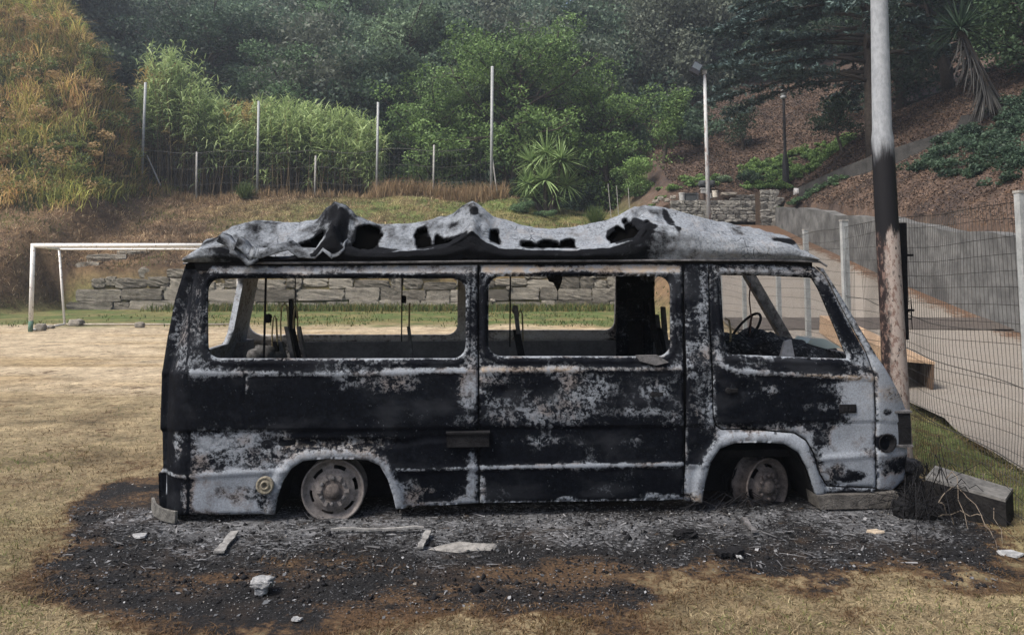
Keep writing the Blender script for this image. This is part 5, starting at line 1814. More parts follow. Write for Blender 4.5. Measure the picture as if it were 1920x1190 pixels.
n1 = m.noise(9, 8, .72); n2 = m.noise(60, 6, .8); cr = m.voro(17, 'DISTANCE_TO_EDGE', m.tc.outputs['Object'])
warp = m.noise(5, 4, .6)
s = m.math('ADD', m.attr('soot'), m.math('MULTIPLY', m.math('SUBTRACT', m.math('ADD', m.math('MULTIPLY', n1, .68), m.math('MULTIPLY', n2, .32)), .5), 2.6))
f = m.step(s, .25, .85)
ck = m.math('MULTIPLY', m.step(cr, .035, .008), m.step(warp, .50, .62))
f = m.math('MAXIMUM', f, m.math('MULTIPLY', ck, .8))
g = m.mix(m.step(n2, .34, .60), (.105, .116, .132), (.245, .265, .295))
g = m.mix(m.math('MULTIPLY', m.step(n1, .5, .66), .5), g, (.26, .25, .25))
m.color(m.mix(f, g, m.mix(n2, (.0025, .003, .004), (.011, .012, .015)))).rough(.95); m.b.inputs['Specular IOR Level'].default_value = .08
m.bump(m.math('ADD', m.math('MULTIPLY', n2, .8), m.math('ADD', m.math('MULTIPLY', f, -.5), n1)), .9, .012)
me = npmesh('roof', Vr.reshape(-1, 3), [F], {'soot': so.ravel()}, smooth=True)
roof = link('roof', me, m.m, van)
sl = roof.modifiers.new('thickness', 'SOLIDIFY'); sl.thickness = .012; sl.offset = -1
# black sheet added below the skin, painting the dark behind the holes
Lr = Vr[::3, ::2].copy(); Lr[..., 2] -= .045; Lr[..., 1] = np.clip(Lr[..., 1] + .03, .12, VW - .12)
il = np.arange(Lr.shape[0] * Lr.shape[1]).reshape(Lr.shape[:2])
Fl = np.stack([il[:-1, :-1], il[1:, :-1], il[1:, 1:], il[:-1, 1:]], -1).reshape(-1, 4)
link('hole_backing', npmesh('hole_backing', Lr.reshape(-1, 3), [Fl], None, True), mottled('backing_black', (.001, .001, .001), (.003, .003, .003), 8, 3, 0, rough=1, spec=0), van)
# torn flaps hanging over the edge at the rear
def flap(pts, v0, seed):
    r_ = np.random.default_rng(seed)
    P = VM(pts, .06); n = len(P)
    V, F = [], []
    for k, (u, z) in enumerate(P):
        d = r_.uniform(-.03, .03)
        V += [(u, v0 + d, z), (u + r_.uniform(-.01, .01), v0 + .05 + d, z + .05 + r_.uniform(0, .02)), (u, v0 + .12, z + .07)]
    for k in range(n - 1):
        for j in range(2): F.append((3 * k + j, 3 * k + 3 + j, 3 * k + 4 + j, 3 * k + 1 + j))
    me = npmesh('torn_flap', np.array(V), [np.array(F)], {'soot': r_.uniform(.2, .8, len(V))})
    o = link('torn_flap', me, m.m, van); s_ = o.modifiers.new('t', 'SOLIDIFY'); s_.thickness = .008
flap([(408, 452), (424, 460), (436, 478), (444, 462), (456, 470), (470, 488), (478, 478), (484, 494)], .045, 1)
flap([(470, 480), (490, 484), (520, 474), (540, 468), (560, 482), (590, 484), (606, 470), (622, 484), (636, 478), (646, 466)], .05, 2)
flap([(436, 474), (452, 484), (466, 498), (486, 492)], .03, 3)
# inside lining strip hanging into the second window
q = VM([(1022, 512), (1056, 512), (1053, 530), (1046, 546), (1038, 530), (1030, 528)], .5)
b = MB(); b.prism([(p[0], p[1]) for p in q], .5, .52); b.build('hanging_lining', M_soot, van)

# ------------------------------------------------------------------ football goal
def paint_white():
    m = NM('chipped_white_paint')
    n = m.noise(14, 6, .7); z = m.noise(3, 3)
    c = m.mix(m.step(n, .58, .64), m.mix(z, (.60, .59, .57), (.74, .73, .71)), (.20, .14, .10))
    m.color(c).rough(.55)
    return m.m


M_white = paint_white()


def goal():
    f = gnd(57, 622); back = gnd(121, 611)
    o = f.copy(); Yg = f[1]
    tl = at(62, 460, Yg)
    Hg = tl[2]; wd = at(447, 458, Yg)[0] - tl[0]; dp = back[1] - f[1]
    e = empty('football_goal', tuple(o))
    dx = tl[0] - f[0]
    bx = back[0] - f[0]
    L, = (wd,)
    b = MB(); b.tube([(dx, 0, Hg), (wd + dx, 0, Hg)], .055, 12); b.build('crossbar', M_white, e, True)
    green = mottled('green_paint', (.06, .12, .09), (.14, .22, .17), 12)
    for x in (0, wd):
        b = MB(); b.tube([(x, 0, .16), (x + dx * (0 if x else 1), 0, Hg + .05)], .055, 12); p = b.build('post', M_white, e, True)
        b = MB(); b.tube([(x, 0, -.02), (x, 0, .28)], .057, 12); b.build('post_foot', green, p, True)
    tb = at(111, 467, back[1]) - o
    for k, x in enumerate((0, wd)):
        s = 1 if k == 0 else -1
        b = MB(); b.tube([(tb[0] + x if k == 0 else wd - .4, tb[1], tb[2]), (bx + (0 if k == 0 else wd - .45), dp, .05)], .032, 8)
        b.tube([(dx + x, 0, Hg - .02), (tb[0] if k == 0 else wd - .4, tb[1], tb[2])], .03, 8)
        b.tube([(x, 0, .04), (bx + (0 if k == 0 else wd - .45), dp, .05)], .03, 8)
        b.build('side_frame', M_white, e, True)
    b = MB(); b.tube([(tb[0], tb[1], tb[2]), (wd - .4, tb[1], tb[2])], .028, 8); b.build('back_bar', M_white, e, True)
    b = MB(); b.tube([(bx, dp, .05), (wd - .4, dp, .05)], .024, 8); b.build('ground_bar', mottled('dull_bar', (.24, .2, .16), (.42, .38, .33), 12), e, True)
    tag(e, 'white tubular football goal with peeling paint at the far left', 'goal')


goal()


def stone(px, py, w, h, label, seed, Y=None):
    p = gnd(px, py)
    b = MB(); b.block((0, 0, h * .42), (w, w * .8, h), 5, .75, .07, seed)
    tag(b.build('stone', M_rock, None, True, tuple(p)), label, 'stone')


stone(76, 620, .24, .2, 'round stone weighing down the goal side bar by the front post', 1)
stone(94, 616, .2, .1, 'flat low stone just right of the round one by the goal post', 2)
stone(143, 611, .36, .2, 'pale grey stone lying right of the thin goal stanchion', 3)
stone(262, 614, .24, .16, 'pointed stone on the ground bar midway along the goal', 4)


# ------------------------------------------------------------------ tall ball-stop fence on the terrace
M_galv = mottled('galvanised_steel', (.21, .22, .225), (.36, .37, .37), 8, 5, .2, .004, .5)
M_dull = mottled('dull_tube', (.16, .155, .15), (.34, .33, .31), 8, 5, .2)
M_wire = mottled('old_wire', (.06, .06, .058), (.16, .155, .15), 8, 3, 0)


def ballstop():
    Yf = 40.5
    e = empty('tall_post_fence', tuple(place(590, Yf)))
    off = np.array(e.location)
    wires = []
    for (px0, py0, px1, r) in ((265, 155, 273, .075), (482, 190, 485, .07), (706, 192, 709, .07), (921, 125, 923, .085)):
        f = place(px0, Yf, -.3); t = at(px1, py0, Yf)
        b = MB(); b.tube([f - off, t - off], r, 8)
        b.build('tall_post', M_galv, e, True); wires.append((f, t))
    for (px0, py0, px1) in ((368, 285, 369), (590, 292, 592), (812, 272, 814)):
        f = place(px0, Yf, -.3); t = at(px1, py0, Yf)
        b = MB(); b.tube([f - off, t - off], .055, 7); b.build('short_post', M_dull, e, True)
    for (x0, y0, x1, y1) in ((276, 292, 301, 348), (924, 300, 934, 378)):
        f = at(x0, y0, Yf); t = at(x1, y1, Yf - .2); b = MB(); b.tube([f - off, t - off], .04, 6); b.build('brace', M_dull, e)
    b = MB()
    for py in (285, 315, 345):
        pts = [at(px, py + (3 * math.sin(px * .04)) + (-4 if px > 700 else 0), Yf) - off for px in range(271, 922, 31)]
        b.tube(pts, .016 if py == 285 else .009, 4)
    # thin net wires between the posts
    for px in range(712, 918, 9):
        b.tube([at(px, 284, Yf) - off, at(px, 372, Yf) - off], .006, 3)
    for px in range(280, 700, 12):
        b.tube([at(px, 286, Yf) - off, at(px, 366, Yf) - off], .005, 3)
    b.build('wire', M_wire, e)
    tag(e, 'old fence of tall thin white posts and wire along the terrace', 'fence')


ballstop()


def rods():
    for k, (x0, y0, x1, y1) in enumerate(((1140, 345, 1146, 402), (1156, 348, 1160, 400), (1178, 352, 1181, 396))):
        b = MB(); f = at(x1, y1, 37.2); t = at(x0, y0, 37.2)
        b.tube([(0, 0, -.2), tuple(t - f)], .02, 5)
        tag(b.build('metal_rod', M_dull, None, False, tuple(f)), ['thin leaning metal rod nearest the bright spiky clump', 'thin metal rod between two others behind the rear of the roof hump', 'thin metal rod nearest the rubble wall'][k], 'rod', 'thin rods standing right of the yucca')


rods()


# ------------------------------------------------------------------ floodlight mast, lantern, big steel pole
def floodlight():
    Y = 33.6
    f = at(1329, 414, Y); t = at(1321, 140, Y)
    e = empty('floodlight_post', tuple(f)); d = t - f
    m = NM('worn_pole_paint'); n = m.noise(3, 6, .7, m.scaled(2, 2, .6)); m.color(m.mix(m.step(n, .5, .64), (.42, .43, .44), (.24, .17, .15))).rough(.6)
    b = MB(); b.tube([(0, 0, -.4), tuple(d * .5), tuple(d)], [.105, .09, .075], 10); b.build('pole', m.m, e, True)
    b = MB(); b.box((d[0] - .02, d[1], d[2] + .08), (.2, .2, .16)); b.build('bracket', M_dull, e)
    h = MB()
    c = at(1304, 131, Y) - f
    an = R(-28); ca, sa = math.cos(an), math.sin(an)
    def q(x, y, z): return (c[0] + x * ca - z * sa, c[1] + y, c[2] + x * sa + z * ca)
    V = [q(-.26, -.25, .30), q(.20, -.25, .30), q(.20, -.25, -.26), q(-.26, -.25, -.26), q(-.10, .2, .22), q(.22, .2, .22), q(.22, .2, -.2), q(-.10, .2, -.2)]
    h.add(V, [(0, 1, 2, 3), (4, 7, 6, 5), (0, 4, 5, 1), (1, 5, 6, 2), (2, 6, 7, 3), (3, 7, 4, 0)])
    hd = h.build('lamp_head', mottled('lamp_black', (.015, .016, .02), (.05, .05, .06), 8), e)
    g = MB(); g.add([q(-.22, -.262, .24), q(.16, -.262, .24), q(.16, -.262, -.05), q(-.22, -.262, -.05)], [(0, 1, 2, 3)])
    gm = NM('lamp_glass'); gm.color((.12, .14, .16)).rough(.15); g.build('glass', gm.m, hd)
    tag(e, 'pale slim floodlight post with black tilted lamp head before the rubble wall', 'lamp post')


floodlight()


def lantern():
    Y = 37.4; f = place(1474, Y, -.1); t = at(1471, 168, Y); H = t[2] - f[2]
    m = mottled('lantern_black', (.012, .012, .014), (.035, .035, .038), 9)
    e = empty('park_lantern', tuple(f))
    b = MB(); b.lathe([(.17, -.3), (.17, 1.2), (.10, 1.75), (.075, 1.9), (.065, H * .9)], (0, 0, 0), 'z', 12); b.build('post', m, e, True)
    b = MB(); b.lathe([(.05, H * .9), (.16, H * .91), (.16, H * .93), (.04, H * .94)], (0, 0, 0), 'z', 12); b.lathe([(.26, H * .975), (.12, H * .985), (.05, H), (.001, H + .04)], (0, 0, 0), 'z', 14); b.build('lamp_cap', mottled('cap_grey', (.2, .21, .22), (.34, .35, .36), 9), e, True)
    b = MB(); b.lathe([(.10, H * .935), (.2, H * .965), (.2, H * .976)], (0, 0, 0), 'z', 12); b.build('lamp_glass', mottled('milky_glass', (.3, .32, .33), (.42, .44, .45), 9), e, True)
    tag(e, 'old black lantern post standing among weeds below the cedar', 'lamp post')


lantern()


def big_pole():
    Y = 5.85
    top = at(1647, -60, Y); kn = at(1654, 247, Y); ft = at(1678, 700, Y)
    d = (ft - kn) / (kn[2] - ft[2])
    foot = kn + d * kn[2]; foot[2] = 0
    e = empty('steel_pole', (foot[0], foot[1], 0))
    m = NM('smoked_pole')
    sp = m.n.new('ShaderNodeSeparateXYZ'); m.L(m.tc.outputs['Object'], sp.inputs[0])
    n = m.noise(19, 7, .8, m.scaled(1.3, 1.3, .55)); n2 = m.noise(30, 5, .7, m.scaled(1, 1, .5)); st = m.noise(7, 5, .7, m.scaled(2.5, 2.5, .3))
    z = m.math('ADD', sp.outputs[2], m.math('MULTIPLY', m.math('SUBTRACT', st, .5), .45))
    base = m.mix(m.step(n2, .35, .65), (.20, .212, .23), (.275, .29, .312))
    smoke = m.step(z, 2.70, 2.46)
    lean = float((kn[0] - foot[0]) / kn[2])
    side = m.step(m.math('ADD', m.math('SUBTRACT', sp.outputs[0], m.math('MULTIPLY', sp.outputs[2], lean)), m.math('MULTIPLY', m.math('SUBTRACT', n, .5), .16)), -.075, -.035)
    rust = m.step(z, 1.92, 1.84)
    rc = m.mix(m.math('MULTIPLY', m.step(n, .37, .44), side), (.022, .017, .018), m.mix(n2, (.20, .165, .15), (.42, .365, .33)))
    rc = m.mix(m.step(m.math('ADD', n2, m.math('MULTIPLY', n, .5)), .74, .88), rc, (.15, .10, .085))
    c = m.mix(smoke, base, (.010, .010, .012)); c = m.mix(rust, c, rc)
    m.color(c).rough(.7); m.b.inputs['Specular IOR Level'].default_value = .12; m.bump(n, .4, .006)
    o = np.array([foot[0], foot[1], 0])
    P = [foot - o + [0, 0, -.1], lerp(foot, kn, .5) - o, kn - o - [0, 0, .06], kn - o + [0, 0, .02], top - o]
    b = MB(); b.tube(P, [.098, .088, .083, .073, .063], 24, False); b.build('shaft', m.m, e, True)
    # black conduit strapped to the pole
    c0 = at(1690, 418, 5.98) - o; c1 = at(1694, 636, 5.98) - o
    b = MB(); b.prism([(c0[0] - .026, c0[2]), (c0[0] + .028, c0[2]), (c1[0] + .028, c1[2]), (c1[0] - .02, c1[2])], c0[1] - .03, c0[1] + .03)
    cb = b.build('conduit', M_soot, e)
    for zz in (.28, .75):
        q = lerp(c0, c1, zz); b = MB(); b.box((q[0] + .02, q[1] - .02, q[2]), (.10, .05, .018)); b.build('clamp', M_soot, cb)
    b = MB()
    for k in range(8):
        a = .75 + .08 * math.sin(k); q = lerp(c0, c1, a); b.tube([q, q + [.05, -.03, -.02 + .01 * k], q + [.06, -.02, .04 - .02 * k]], .004, 4)
    b.build('wire_stub', M_soot, cb)
    tag(e, 'tall grey steel pole blackened and rusty below its sleeve beside the van nose', 'pole')


big_pole()


# ------------------------------------------------------------------ mesh fence along the lane
def fence_x(Y): return np.interp(Y, [2.0, 4.55, 7.6, 9.4, 14, 20], [3.05, 3.27, 3.50, 3.72, 4.02, 4.3])


def mesh_fence():
    e = empty('mesh_fence', (3.3, 6.0, 0)); o = np.array([3.3, 6.0, 0])
    b = MB()
    lo = lambda Y: float(terr(fence_x(Y), Y, False)) + .03
    top = lambda Y: 2.05 + .012 * math.sin(Y * 3)
    def pt(Y, f, sag=True):
        z = lerp(lo(Y), top(Y), f)
        x = fence_x(Y) - .03 + (.05 * math.sin(Y * 1.9) * math.sin(f * 3.1) + .03 * math.sin(Y * 5 + f * 4) if Y < 7.4 else 0)
        return np.array([x, Y + .012 * math.sin(f * 9 + Y * 3), z]) - o
    wires = MB()
    Y = 2.2
    while Y < 17:
        wires.tube([pt(Y, f) for f in np.linspace(0, 1, 9)], .0018, 3, False)
        Y += .038
    for f in np.linspace(0, 1, 18):
        r = .0022 if f not in (0, 1) else .003
        ph = rng.uniform(0, 6)
        wires.tube([pt(y, float(np.clip(f + .012 * math.sin(y * 1.3 + ph), 0, 1))) for y in np.arange(2.2, 17, .25)], r, 3, False)
    mw = mottled('mesh_wire', (.016, .015, .015), (.06, .058, .055), 3, 3, 0, rough=.7)
    w = wires.build('wire_mesh', mw, e)
    b2 = MB()
    for ph, f0 in ((0, .62), (2, .4), (1, .2)):
        b2.tube([pt(y, f0 + .05 * math.sin(y * .9 + ph)) + [-.01, 0, 0] for y in np.arange(3.5, 8, .2)], .0035, 4, False)
    b2.build('slack_wire', mw, e)
    for (px, py, Y, w_) in ((1914, 362, 4.62, .062), (1582, 415, 7.65, .07), (1510, 432, 9.35, .06), (1457, 440, 11.2, .065), (1393, 448, 13.7, .07), (1349, 452, 16.4, .07)):
        t = at(px, py, Y)
        x = t[0]; z = t[2]
        P = MB(); P.box((x - o[0], Y - o[1], z / 2 - .1), (w_, .045, z + .2), .1)
        p = P.build('post', M_galv, e)
        c = MB(); c.box((x - o[0], Y - o[1], z + .008), (w_ + .008, .055, .016), .1); c.build('post_cap', M_dull, p)
    tag(e, 'galvanised wire mesh fence on steel posts between the van and the lane', 'fence')


mesh_fence()


def timber():
    wood = NM('raw_timber'); n = wood.noise(4, 6, .65, wood.scaled(1, 8, 8)); n2 = wood.noise(30, 3)
    wood.color(wood.mix(wood.step(n, .35, .65), (.24, .155, .095), (.42, .30, .20))).rough(.8); wood.bump(n, .3, .004)
    dk = mottled('dark_timber', (.05, .03, .02), (.11, .07, .045), 9)
    # three boards nailed into a trough, lying along the edge of the lane
    a = gnd(1556, 646); b_ = gnd(1722, 733)
    a[2] = float(road_z(a[1])) + .20; b_[2] = float(terr(b_[0], b_[1], False)) + .21
    d = unit(b_ - a); L = np.linalg.norm(b_ - a)
    upv = unit(np.array([.06, -.05, 1.0]) - d * np.dot(d, [.06, -.05, 1.0])); sd_ = np.cross(d, upv)
    e = empty('timber_trough', tuple(a))
    def plank(name, os, ou, w, h, mat):
        V = []
        for t in (0, L):
            for (s, u) in ((-w / 2, -h / 2), (w / 2, -h / 2), (w / 2, h / 2), (-w / 2, h / 2)):
                V.append(d * t + sd_ * (os + s) + upv * (ou + u))
        MB().add(V, [(3, 2, 1, 0), (4, 5, 6, 7), (0, 1, 5, 4), (1, 2, 6, 5), (2, 3, 7, 6), (3, 0, 4, 7)]).build(name, mat, e)
    plank('top_board', 0, .175, .40, .03, wood.m)
    plank('side_board', .180, -.01, .03, .335, wood.m)
    plank('side_board', -.180, -.01, .03, .335, dk)
    tag(e, 'pale timber trough of nailed boards lying along the lane behind the steel pole', 'timber')


timber()


def kerb_box():
    """broken concrete footing lying by the fence"""
    c = mottled('footing_concrete', (.04, .04, .04), (.16, .155, .15), 5, 6, .4, .01)
    dk = mottled('dark_footing', (.005, .005, .006), (.022, .021, .021), 8, 6, .4, .01, spec=.1)  # sides much blacker than the top
    p = [gnd(1738, 962), gnd(1888, 992)]
    z = .155
    fl, fr = p[0], p[1]
    ax = unit(fr - fl); L = np.linalg.norm(fr - fl)
    inn = np.array([-ax[1], ax[0], 0])
    e = empty('concrete_footing', tuple(fl))
    W_ = .27
    b = MB(); V = [np.zeros(3), ax * L, ax * L + inn * W_, inn * W_]
    V = [v + [0, 0, -.05] for v in V] + [v * 1.0 + [0, 0, z + .06 * (k in (0, 3)) + .008 * k] for k, v in enumerate(V)]
    b.add(V, [(3, 2, 1, 0), (0, 1, 5, 4), (1, 2, 6, 5), (2, 3, 7, 6), (3, 0, 4, 7)]); b.build('dark_side', dk, e)
    b = MB(); b.add([v + [0, 0, .0] for v in V[4:]] + [v + [0, 0, .018] for v in V[4:]], [(4, 5, 6, 7), (0, 1, 5, 4), (1, 2, 6, 5), (2, 3, 7, 6), (3, 0, 4, 7)]); b.build('top_face', c, e)
    tag(e, 'concrete footing block with black side by the mesh fence', 'block')


kerb_box()


def debris():
    rg = np.random.default_rng(131)
    M_ash = mottled('pale_ash', (.14, .142, .148), (.38, .385, .395), 30, 6, .6, .01)
    # charred twigs, wires and lumps heaped in front of the nose
    b = MB()
    for k in range(170):
        p = gnd(rg.uniform(1690, 1790), rg.uniform(935, 985)); q = rg.normal(0, 1, 6)
        b.tube([p + [q[0] * .05, q[1] * .05, .02 + abs(q[5]) * .07], p + [q[2] * .13, q[3] * .12, .09 + .12 * abs(q[4])], p + [q[2] * .22, q[3] * .2, .03 + .06 * abs(q[0])]], rg.uniform(.0015, .0035), 4)
    for k in range(20):
        p = gnd(rg.uniform(1690, 1770), rg.uniform(930, 975)); b.block(p + [0, 0, .05], (.10, .09, .09), 3, .5, .18, k)
    tag(b.build('charred_heap', M_soot), 'black heap of charred twigs and trim in front of the van nose', 'debris')
    b = MB()
    for pts in (((1790, 985), (1760, 955, .16), (1800, 940, .2), (1850, 985, .1), (1870, 1030)), ((1745, 960), (1790, 930, .28), (1815, 975, .06)), ((1750, 975), (1830, 965, .12), (1862, 1010)), ((1840, 880, .1), (1850, 930, .12), (1880, 990, .02))):
        P = []
        for q in pts:
            g = gnd(q[0], q[1] + (35 if len(q) > 2 else 0)); g[2] = q[2] if len(q) > 2 else .01; P.append(g)
        P = [np.array(v) for v in P]; Q = []
        for i in range(len(P) - 1):
            for t in np.linspace(0, 1, 5, endpoint=False): Q.append(lerp(P[i], P[i + 1], t) + rg.normal(0, .008, 3) + np.array([0, 0, .03 * math.sin(t * 3.14)]))
        Q.append(P[-1]); b.tube(Q, list(np.linspace(.004, .0015, len(Q))), 5)
    tag(b.build('bare_twigs', mottled('twig', (.08, .065, .05), (.2, .165, .13), 9)), 'bare pale twigs arching over the burnt ground by the footing', 'twigs')
    # white crumpled lump
    p = gnd(491, 1112)
    e = empty('crumpled_lump', tuple(p))
    b = MB(); b.block((0, 0, .055), (.098, .075, .042), 7, .7, .10, 9); b.build('top', M_ash, e, True)
    b = MB(); b.block((.0, -.005, .025), (.055, .05, .05), 5, .6, .1, 10); b.build('stalk', mottled('grey_ash', (.14, .145, .16), (.34, .35, .37), 24, 5, .5), e, True)
    tag(e, 'white crumpled lump of melted material alone on the burnt ground', 'lump')

    def slat(pxs, w, t, label, cat, seed, mat, name='ashen_batten', z=.012):
        A, B = gnd(*pxs[0]), gnd(*pxs[1]); r_ = np.random.default_rng(seed)
        d = unit(B - A); s = np.array([-d[1], d[0], 0]); n = 9; V, F = [], []
        for k in range(n + 1):
            c = lerp(A, B, k / n) + np.array([0, 0, z + r_.uniform(0, .008) + .004 * math.sin(k)]); ww = w * r_.uniform(.75, 1.1) / 2
            V += [c - s * ww, c + s * ww, c + s * ww + [0, 0, t], c - s * ww + [0, 0, t]]
        for k in range(n):
            for j in range(4): F.append((k * 4 + j, k * 4 + 4 + j, k * 4 + 4 + (j + 1) % 4, k * 4 + (j + 1) % 4))
        F += [(0, 1, 2, 3), (4 * n + 3, 4 * n + 2, 4 * n + 1, 4 * n)]
        tag(MB().add(V, F).build(name, mat), label, cat)
    M_slat = mottled('ashen_wood', (.09, .088, .088), (.30, .295, .29), 26, 5, .5, .004)
    slat([(410, 1042), (440, 1003)], .055, .012, 'short ashen slat pointing at the rear wheel from the lower left', 'slat', 1, M_slat)
    slat([(620, 999), (795, 996)], .022, .012, 'long thin ashen strip lying just in front of the rear wheel', 'strip', 2, M_slat, 'charred_strip')
    slat([(788, 1032), (803, 1003)], .04, .012, 'stubby ashen slat at the right end of the long thin strip', 'slat', 3, M_slat)
    p = gnd(1284, 1008); b = MB(); b.block((0, 0, .022), (.13, .07, .05), 6, .6, .13, 21, .3)
    tag(b.build('charred_chunk', M_soot, None, False, tuple(p)), 'black charred chunk lying below the arch of the front wheel', 'chunk')
    slat([(1345, 1046), (1390, 1040)], .075, .02, 'black flat plate lying on the burnt ground below the front wheel', 'plate', 5, M_soot, 'charred_plate')
    slat([(1372, 1040), (1392, 1054)], .012, .01, 'short white sliver beside the black flat plate', 'sliver', 6, M_ash, 'pale_sliver')
    slat([(1395, 978), (1415, 1004)], .03, .015, 'thin charred stick leaning towards the front wheel', 'stick', 7, M_steel, 'charred_stick')

    def chip(px, py, w, h, label, seed, mat):
        p = gnd(px, py); r_ = np.random.default_rng(seed); n = 11
        a = np.linspace(0, 2 * math.pi, n, endpoint=False); rr = r_.uniform(.6, 1.1, n)
        V = [(w / 2 * math.cos(t) * q, h / 2 * math.sin(t) * q, .002 + r_.uniform(0, .004)) for t, q in zip(a, rr)]
        V += [(x * .93, y * .93, z + .005 + r_.uniform(0, .006)) for x, y, z in V]
        F = [tuple(range(n - 1, -1, -1)), tuple(range(n, 2 * n))] + [(i, (i + 1) % n, n + (i + 1) % n, n + i) for i in range(n)]
        tag(MB().add(V, F).build('ash_slab', mat, None, False, tuple(p)), label, 'ash slab')
    M_tan = mottled('burnt_board', (.24, .19, .14), (.45, .38, .30), 22, 5, .4)
    chip(870, 1028, .42, .16, 'long pale slab of ash right of the stubby slat', 1, mottled('cream_ash', (.10, .098, .095), (.36, .345, .33), 30, 7, .8, .01))
    chip(262, 1006, .11, .09, 'pale ash patch below the rear corner of the van', 2, M_ash)
    chip(1640, 998, .12, .07, 'tan flake of board below the front bumper', 4, M_tan)
    chip(1898, 1040, .16, .12, 'whitish broken slab at the right edge beneath the fence', 6, M_ash)
    chip(556, 1163, .06, .05, 'small blue grey flake at the bottom left of centre', 8, M_ash)
    # countless flakes of ash and char
    n = 30000
    t = rg.random(n)
    px = rg.uniform(60, 1880, n); py = np.where(rg.random(n) < .12, rg.uniform(893, 960, n), 950 + 210 * rg.random(n) ** 1.7)
    P = np.array([gnd(a, b_) for a, b_ in zip(px, py)])
    ok = burn_at(P[:, 0], P[:, 1]) > .45
    P = P[ok]; n = len(P)
    P[:, 2] = terr(P[:, 0], P[:, 1]) + .006
    V, F = leaf_geo(P, np.minimum(.003 + rg.exponential(.0042, n), .04), .75, 1.4, rg)
    k = rg.random(n)
    pal = np.array([[.012, .012, .014], [.10, .105, .115], [.26, .262, .275], [.17, .155, .14]])
    c = pal[np.where(k < .42, 0, np.where(k < .78, 1, np.where(k < .93, 2, 3)))] * rg.uniform(.7, 1.3, (n, 1))
    tag(link('ash_flakes', npmesh('ash_flakes', V, [F], {'col': np.repeat(c, 4, 0)}), M_col), 'countless ash and char flakes over the burnt ground', 'ash', kind='stuff')
    # countless slivers and strips
    n = 900
    px = rg.uniform(130, 1780, n); py = 955 + 120 * rg.random(n) ** 1.5
    P = np.array([gnd(a, b_) for a, b_ in zip(px, py)]); P[:, 2] = terr(P[:, 0], P[:, 1]) + .012
    a = rg.uniform(0, 6.28, n); D = unit(np.stack([np.cos(a), np.sin(a) * .6, rg.normal(0, .12, n)], 1))
    V, F = ribbon_geo(P, D, np.minimum(.02 + rg.exponential(.03, n), .16), rg.uniform(.004, .014, n), .05, 4, rg)
    c = np.array([[.012, .012, .014], [.10, .10, .105], [.22, .22, .23], [.05, .047, .045]])[rg.integers(0, 4, n)] * rg.uniform(.7, 1.3, (n, 1))
    tag(link('charred_slivers', npmesh('charred_slivers', V, [F], {'col': np.repeat(c, 10, 0)}), M_col), 'small grey and black slivers strewn over the burnt ground', 'slivers', kind='stuff')
    # crumbs of burnt soil
    n = 3200
    px = rg.uniform(100, 1850, n); py = rg.uniform(955, 1130, n)
    b = MB()
    P = np.array([gnd(a, b_) for a, b_ in zip(px, py)]); P = P[burn_at(P[:, 0], P[:, 1]) > .5]
    s = .003 + rg.exponential(.0032, len(P))
    base = np.array([(1, 0, 0), (0, 1, 0), (-1, 0, 0), (0, -1, 0), (0, 0, 1), (0, 0, -.6)])
    V = P[:, None] + (base[None] + rg.normal(0, .25, (len(P), 6, 3))) * s[:, None, None]
    V[..., 2] += terr(P[:, 0], P[:, 1])[:, None] * 1.0 + .002
    tri = np.array([(0, 1, 4), (1, 2, 4), (2, 3, 4), (3, 0, 4), (1, 0, 5), (2, 1, 5), (3, 2, 5), (0, 3, 5)])
    F = (np.arange(len(P))[:, None, None] * 6 + tri[None]).reshape(-1, 3)
    tag(link('char_crumbs', npmesh('char_crumbs', V.reshape(-1, 3), [F]), M_soot), 'black crumbs of char over the burnt ground', 'char', kind='stuff')


debris()


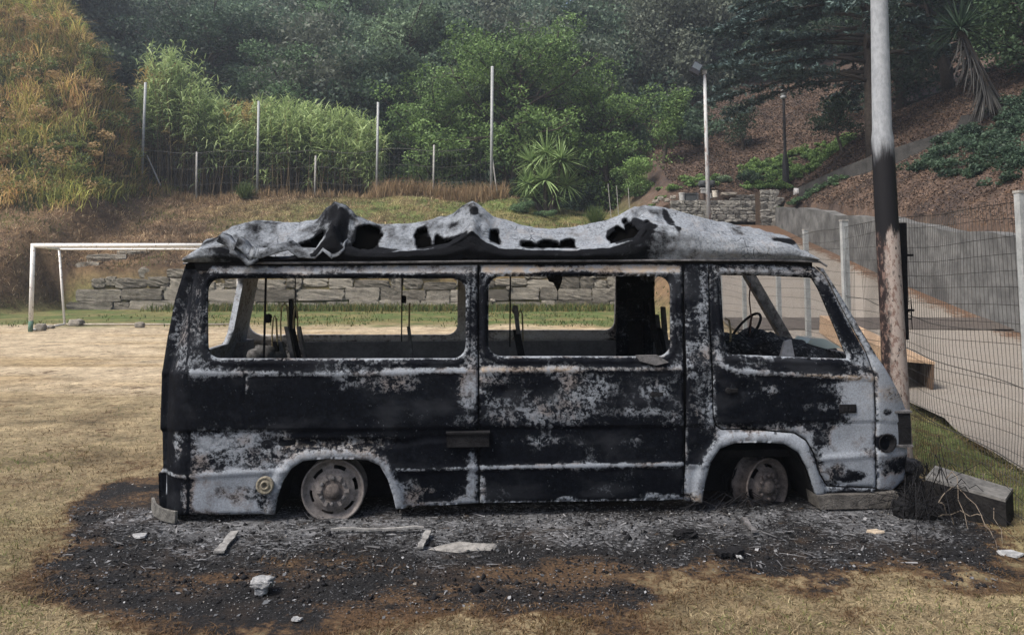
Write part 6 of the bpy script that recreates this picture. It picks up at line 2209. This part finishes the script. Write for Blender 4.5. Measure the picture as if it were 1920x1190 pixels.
def wall_top_clutter():
    Y = 35.95
    def pot(px, py0, py1, wpx, mat, label, name='plant_pot', cat='pot', square=False, taper=.85):
        b0 = at(px, py1, Y); r = wpx / 2 / FPX * Y; h = (py1 - py0) / FPX * Y
        b = MB()
        if square: b.box((0, 0, h / 2), (2 * r, 1.2 * r, h)); b.box((0, 0, h - .03), (2 * r + .06, 1.2 * r + .06, .06))
        else: b.lathe([(r * taper, 0), (r, h * .85), (r * 1.08, h * .86), (r * 1.08, h), (r * .9, h), (r * .85, h * .8), (.001, h * .78)], (0, 0, 0), 'z', 16)
        tag(b.build(name, mat, None, False, tuple(b0 + [0, .1, 0])), label, cat)
    gr = mottled('pot_grey', (.22, .22, .22), (.38, .38, .37), 9); bk = mottled('pot_dark', (.03, .035, .04), (.07, .075, .08), 9)
    cr = mottled('pot_cream', (.36, .33, .28), (.52, .48, .42), 9); br = mottled('pot_brown', (.06, .04, .03), (.13, .09, .07), 9)
    pot(1280, 361, 376, 12, gr, 'grey pot with light stripe at the left end of the rubble wall')
    pot(1296, 362, 376, 20, bk, 'dark trough between two grey pots on the rubble wall', 'plant_trough', 'trough', True)
    pot(1308, 363, 374, 7, gr, 'narrow grey pot right of the dark trough on the wall')
    pot(1320, 352, 364, 9, gr, 'pale box behind the floodlight post on the wall', 'box', 'box', True)
    pot(1318, 362, 374, 11, br, 'brown pot left of the floodlight post on the wall')
    pot(1342, 357, 370, 11, cr, 'cream tub right of the floodlight post on the wall', taper=.95)
    pot(1333, 362, 371, 6, gr, 'small grey pot tucked behind the floodlight post')
    c = at(1366, 364, Y + .2); b = MB(); b.block((0, 0, 0), (.75, .4, .16), 4, .4, .05, 4)
    tag(b.build('stone_slab', M_rock, None, False, tuple(c)), 'pale flat slab lying on the rubble wall right of the cream tub', 'slab')
    c = at(1325, 345, Y + .6); b = MB(); b.block((0, 0, 0), (.8, .6, .34), 4, .7, .06, 6)
    tag(b.build('dark_sack', bk, None, True, tuple(c)), 'dark bluish sack lying behind the floodlight post above the wall', 'sack')
    c = at(1502, 360, 34.6); b = MB(); b.block((0, 0, 0), (.62, .5, .36), 5, .6, .09, 12)
    tag(b.build('boulder', mottled('white_rock', (.34, .33, .33), (.58, .57, .57), 6, 6, .7, .03), None, True, tuple(c)), 'whitish boulder beside the shrub on top of the pier', 'boulder')
    # rubble stones left of the pots
    for k, (px, py) in enumerate(((1238, 372), (1250, 376), (1262, 370), (1229, 378))):
        c = at(px, py, 36.2); b = MB(); b.block((0, 0, 0), (.28, .25, .18), 4, .6, .08, 40 + k)
        tag(b.build('rubble_stone', M_rock, None, False, tuple(c)), 'loose pale stone in the pile left of the pots', 'stone', 'loose stones left of the pots')


wall_top_clutter()


def pale_block():
    """rendered block and black box seen through the cab window"""
    Y = 24.0
    a = at(1350, 542, Y); c = at(1384, 612, Y)
    b = MB(); w = c[0] - a[0]; b.box((0, .25, 0), (w, .5, a[2] - c[2])); b.box((0, .25, (a[2] - c[2]) / 2 + .03), (w + .06, .56, .06))
    tag(b.build('rendered_block', mottled('pale_render', (.34, .34, .32), (.52, .51, .49), 5, 6, .3), None, False, ((a[0] + c[0]) / 2, Y, (a[2] + c[2]) / 2)), 'pale rendered block seen through the cab window', 'block')
    a = at(1352, 523, Y); c = at(1370, 540, Y)
    b = MB(); b.box((0, .15, 0), (c[0] - a[0], .3, a[2] - c[2])); b.box((0, -.01, 0), ((c[0] - a[0]) * .8, .04, (a[2] - c[2]) * .8))
    tag(b.build('meter_box', mottled('meter_black', (.02, .02, .024), (.05, .05, .055), 6), None, False, ((a[0] + c[0]) / 2, Y, (a[2] + c[2]) / 2)), 'black box standing on the pale rendered block', 'box')


pale_block()


# ------------------------------------------------------------------ the air
def haze():
    b = MB(); b.box((0, 75, 38.8), (272, 242, 80))
    m = bpy.data.materials.new('haze'); m.use_nodes = True; t = m.node_tree
    t.nodes.remove(t.nodes['Principled BSDF'])
    v = t.nodes.new('ShaderNodeVolumePrincipled')
    v.inputs['Color'].default_value = (.80, .88, 1.0, 1)
    v.inputs['Density'].default_value = .0012
    v.inputs['Anisotropy'].default_value = .3
    t.links.new(v.outputs[0], t.nodes['Material Output'].inputs['Volume'])
    tag(b.build('haze', m), 'thin bluish air over the whole hillside', 'haze', kind='stuff')


haze()
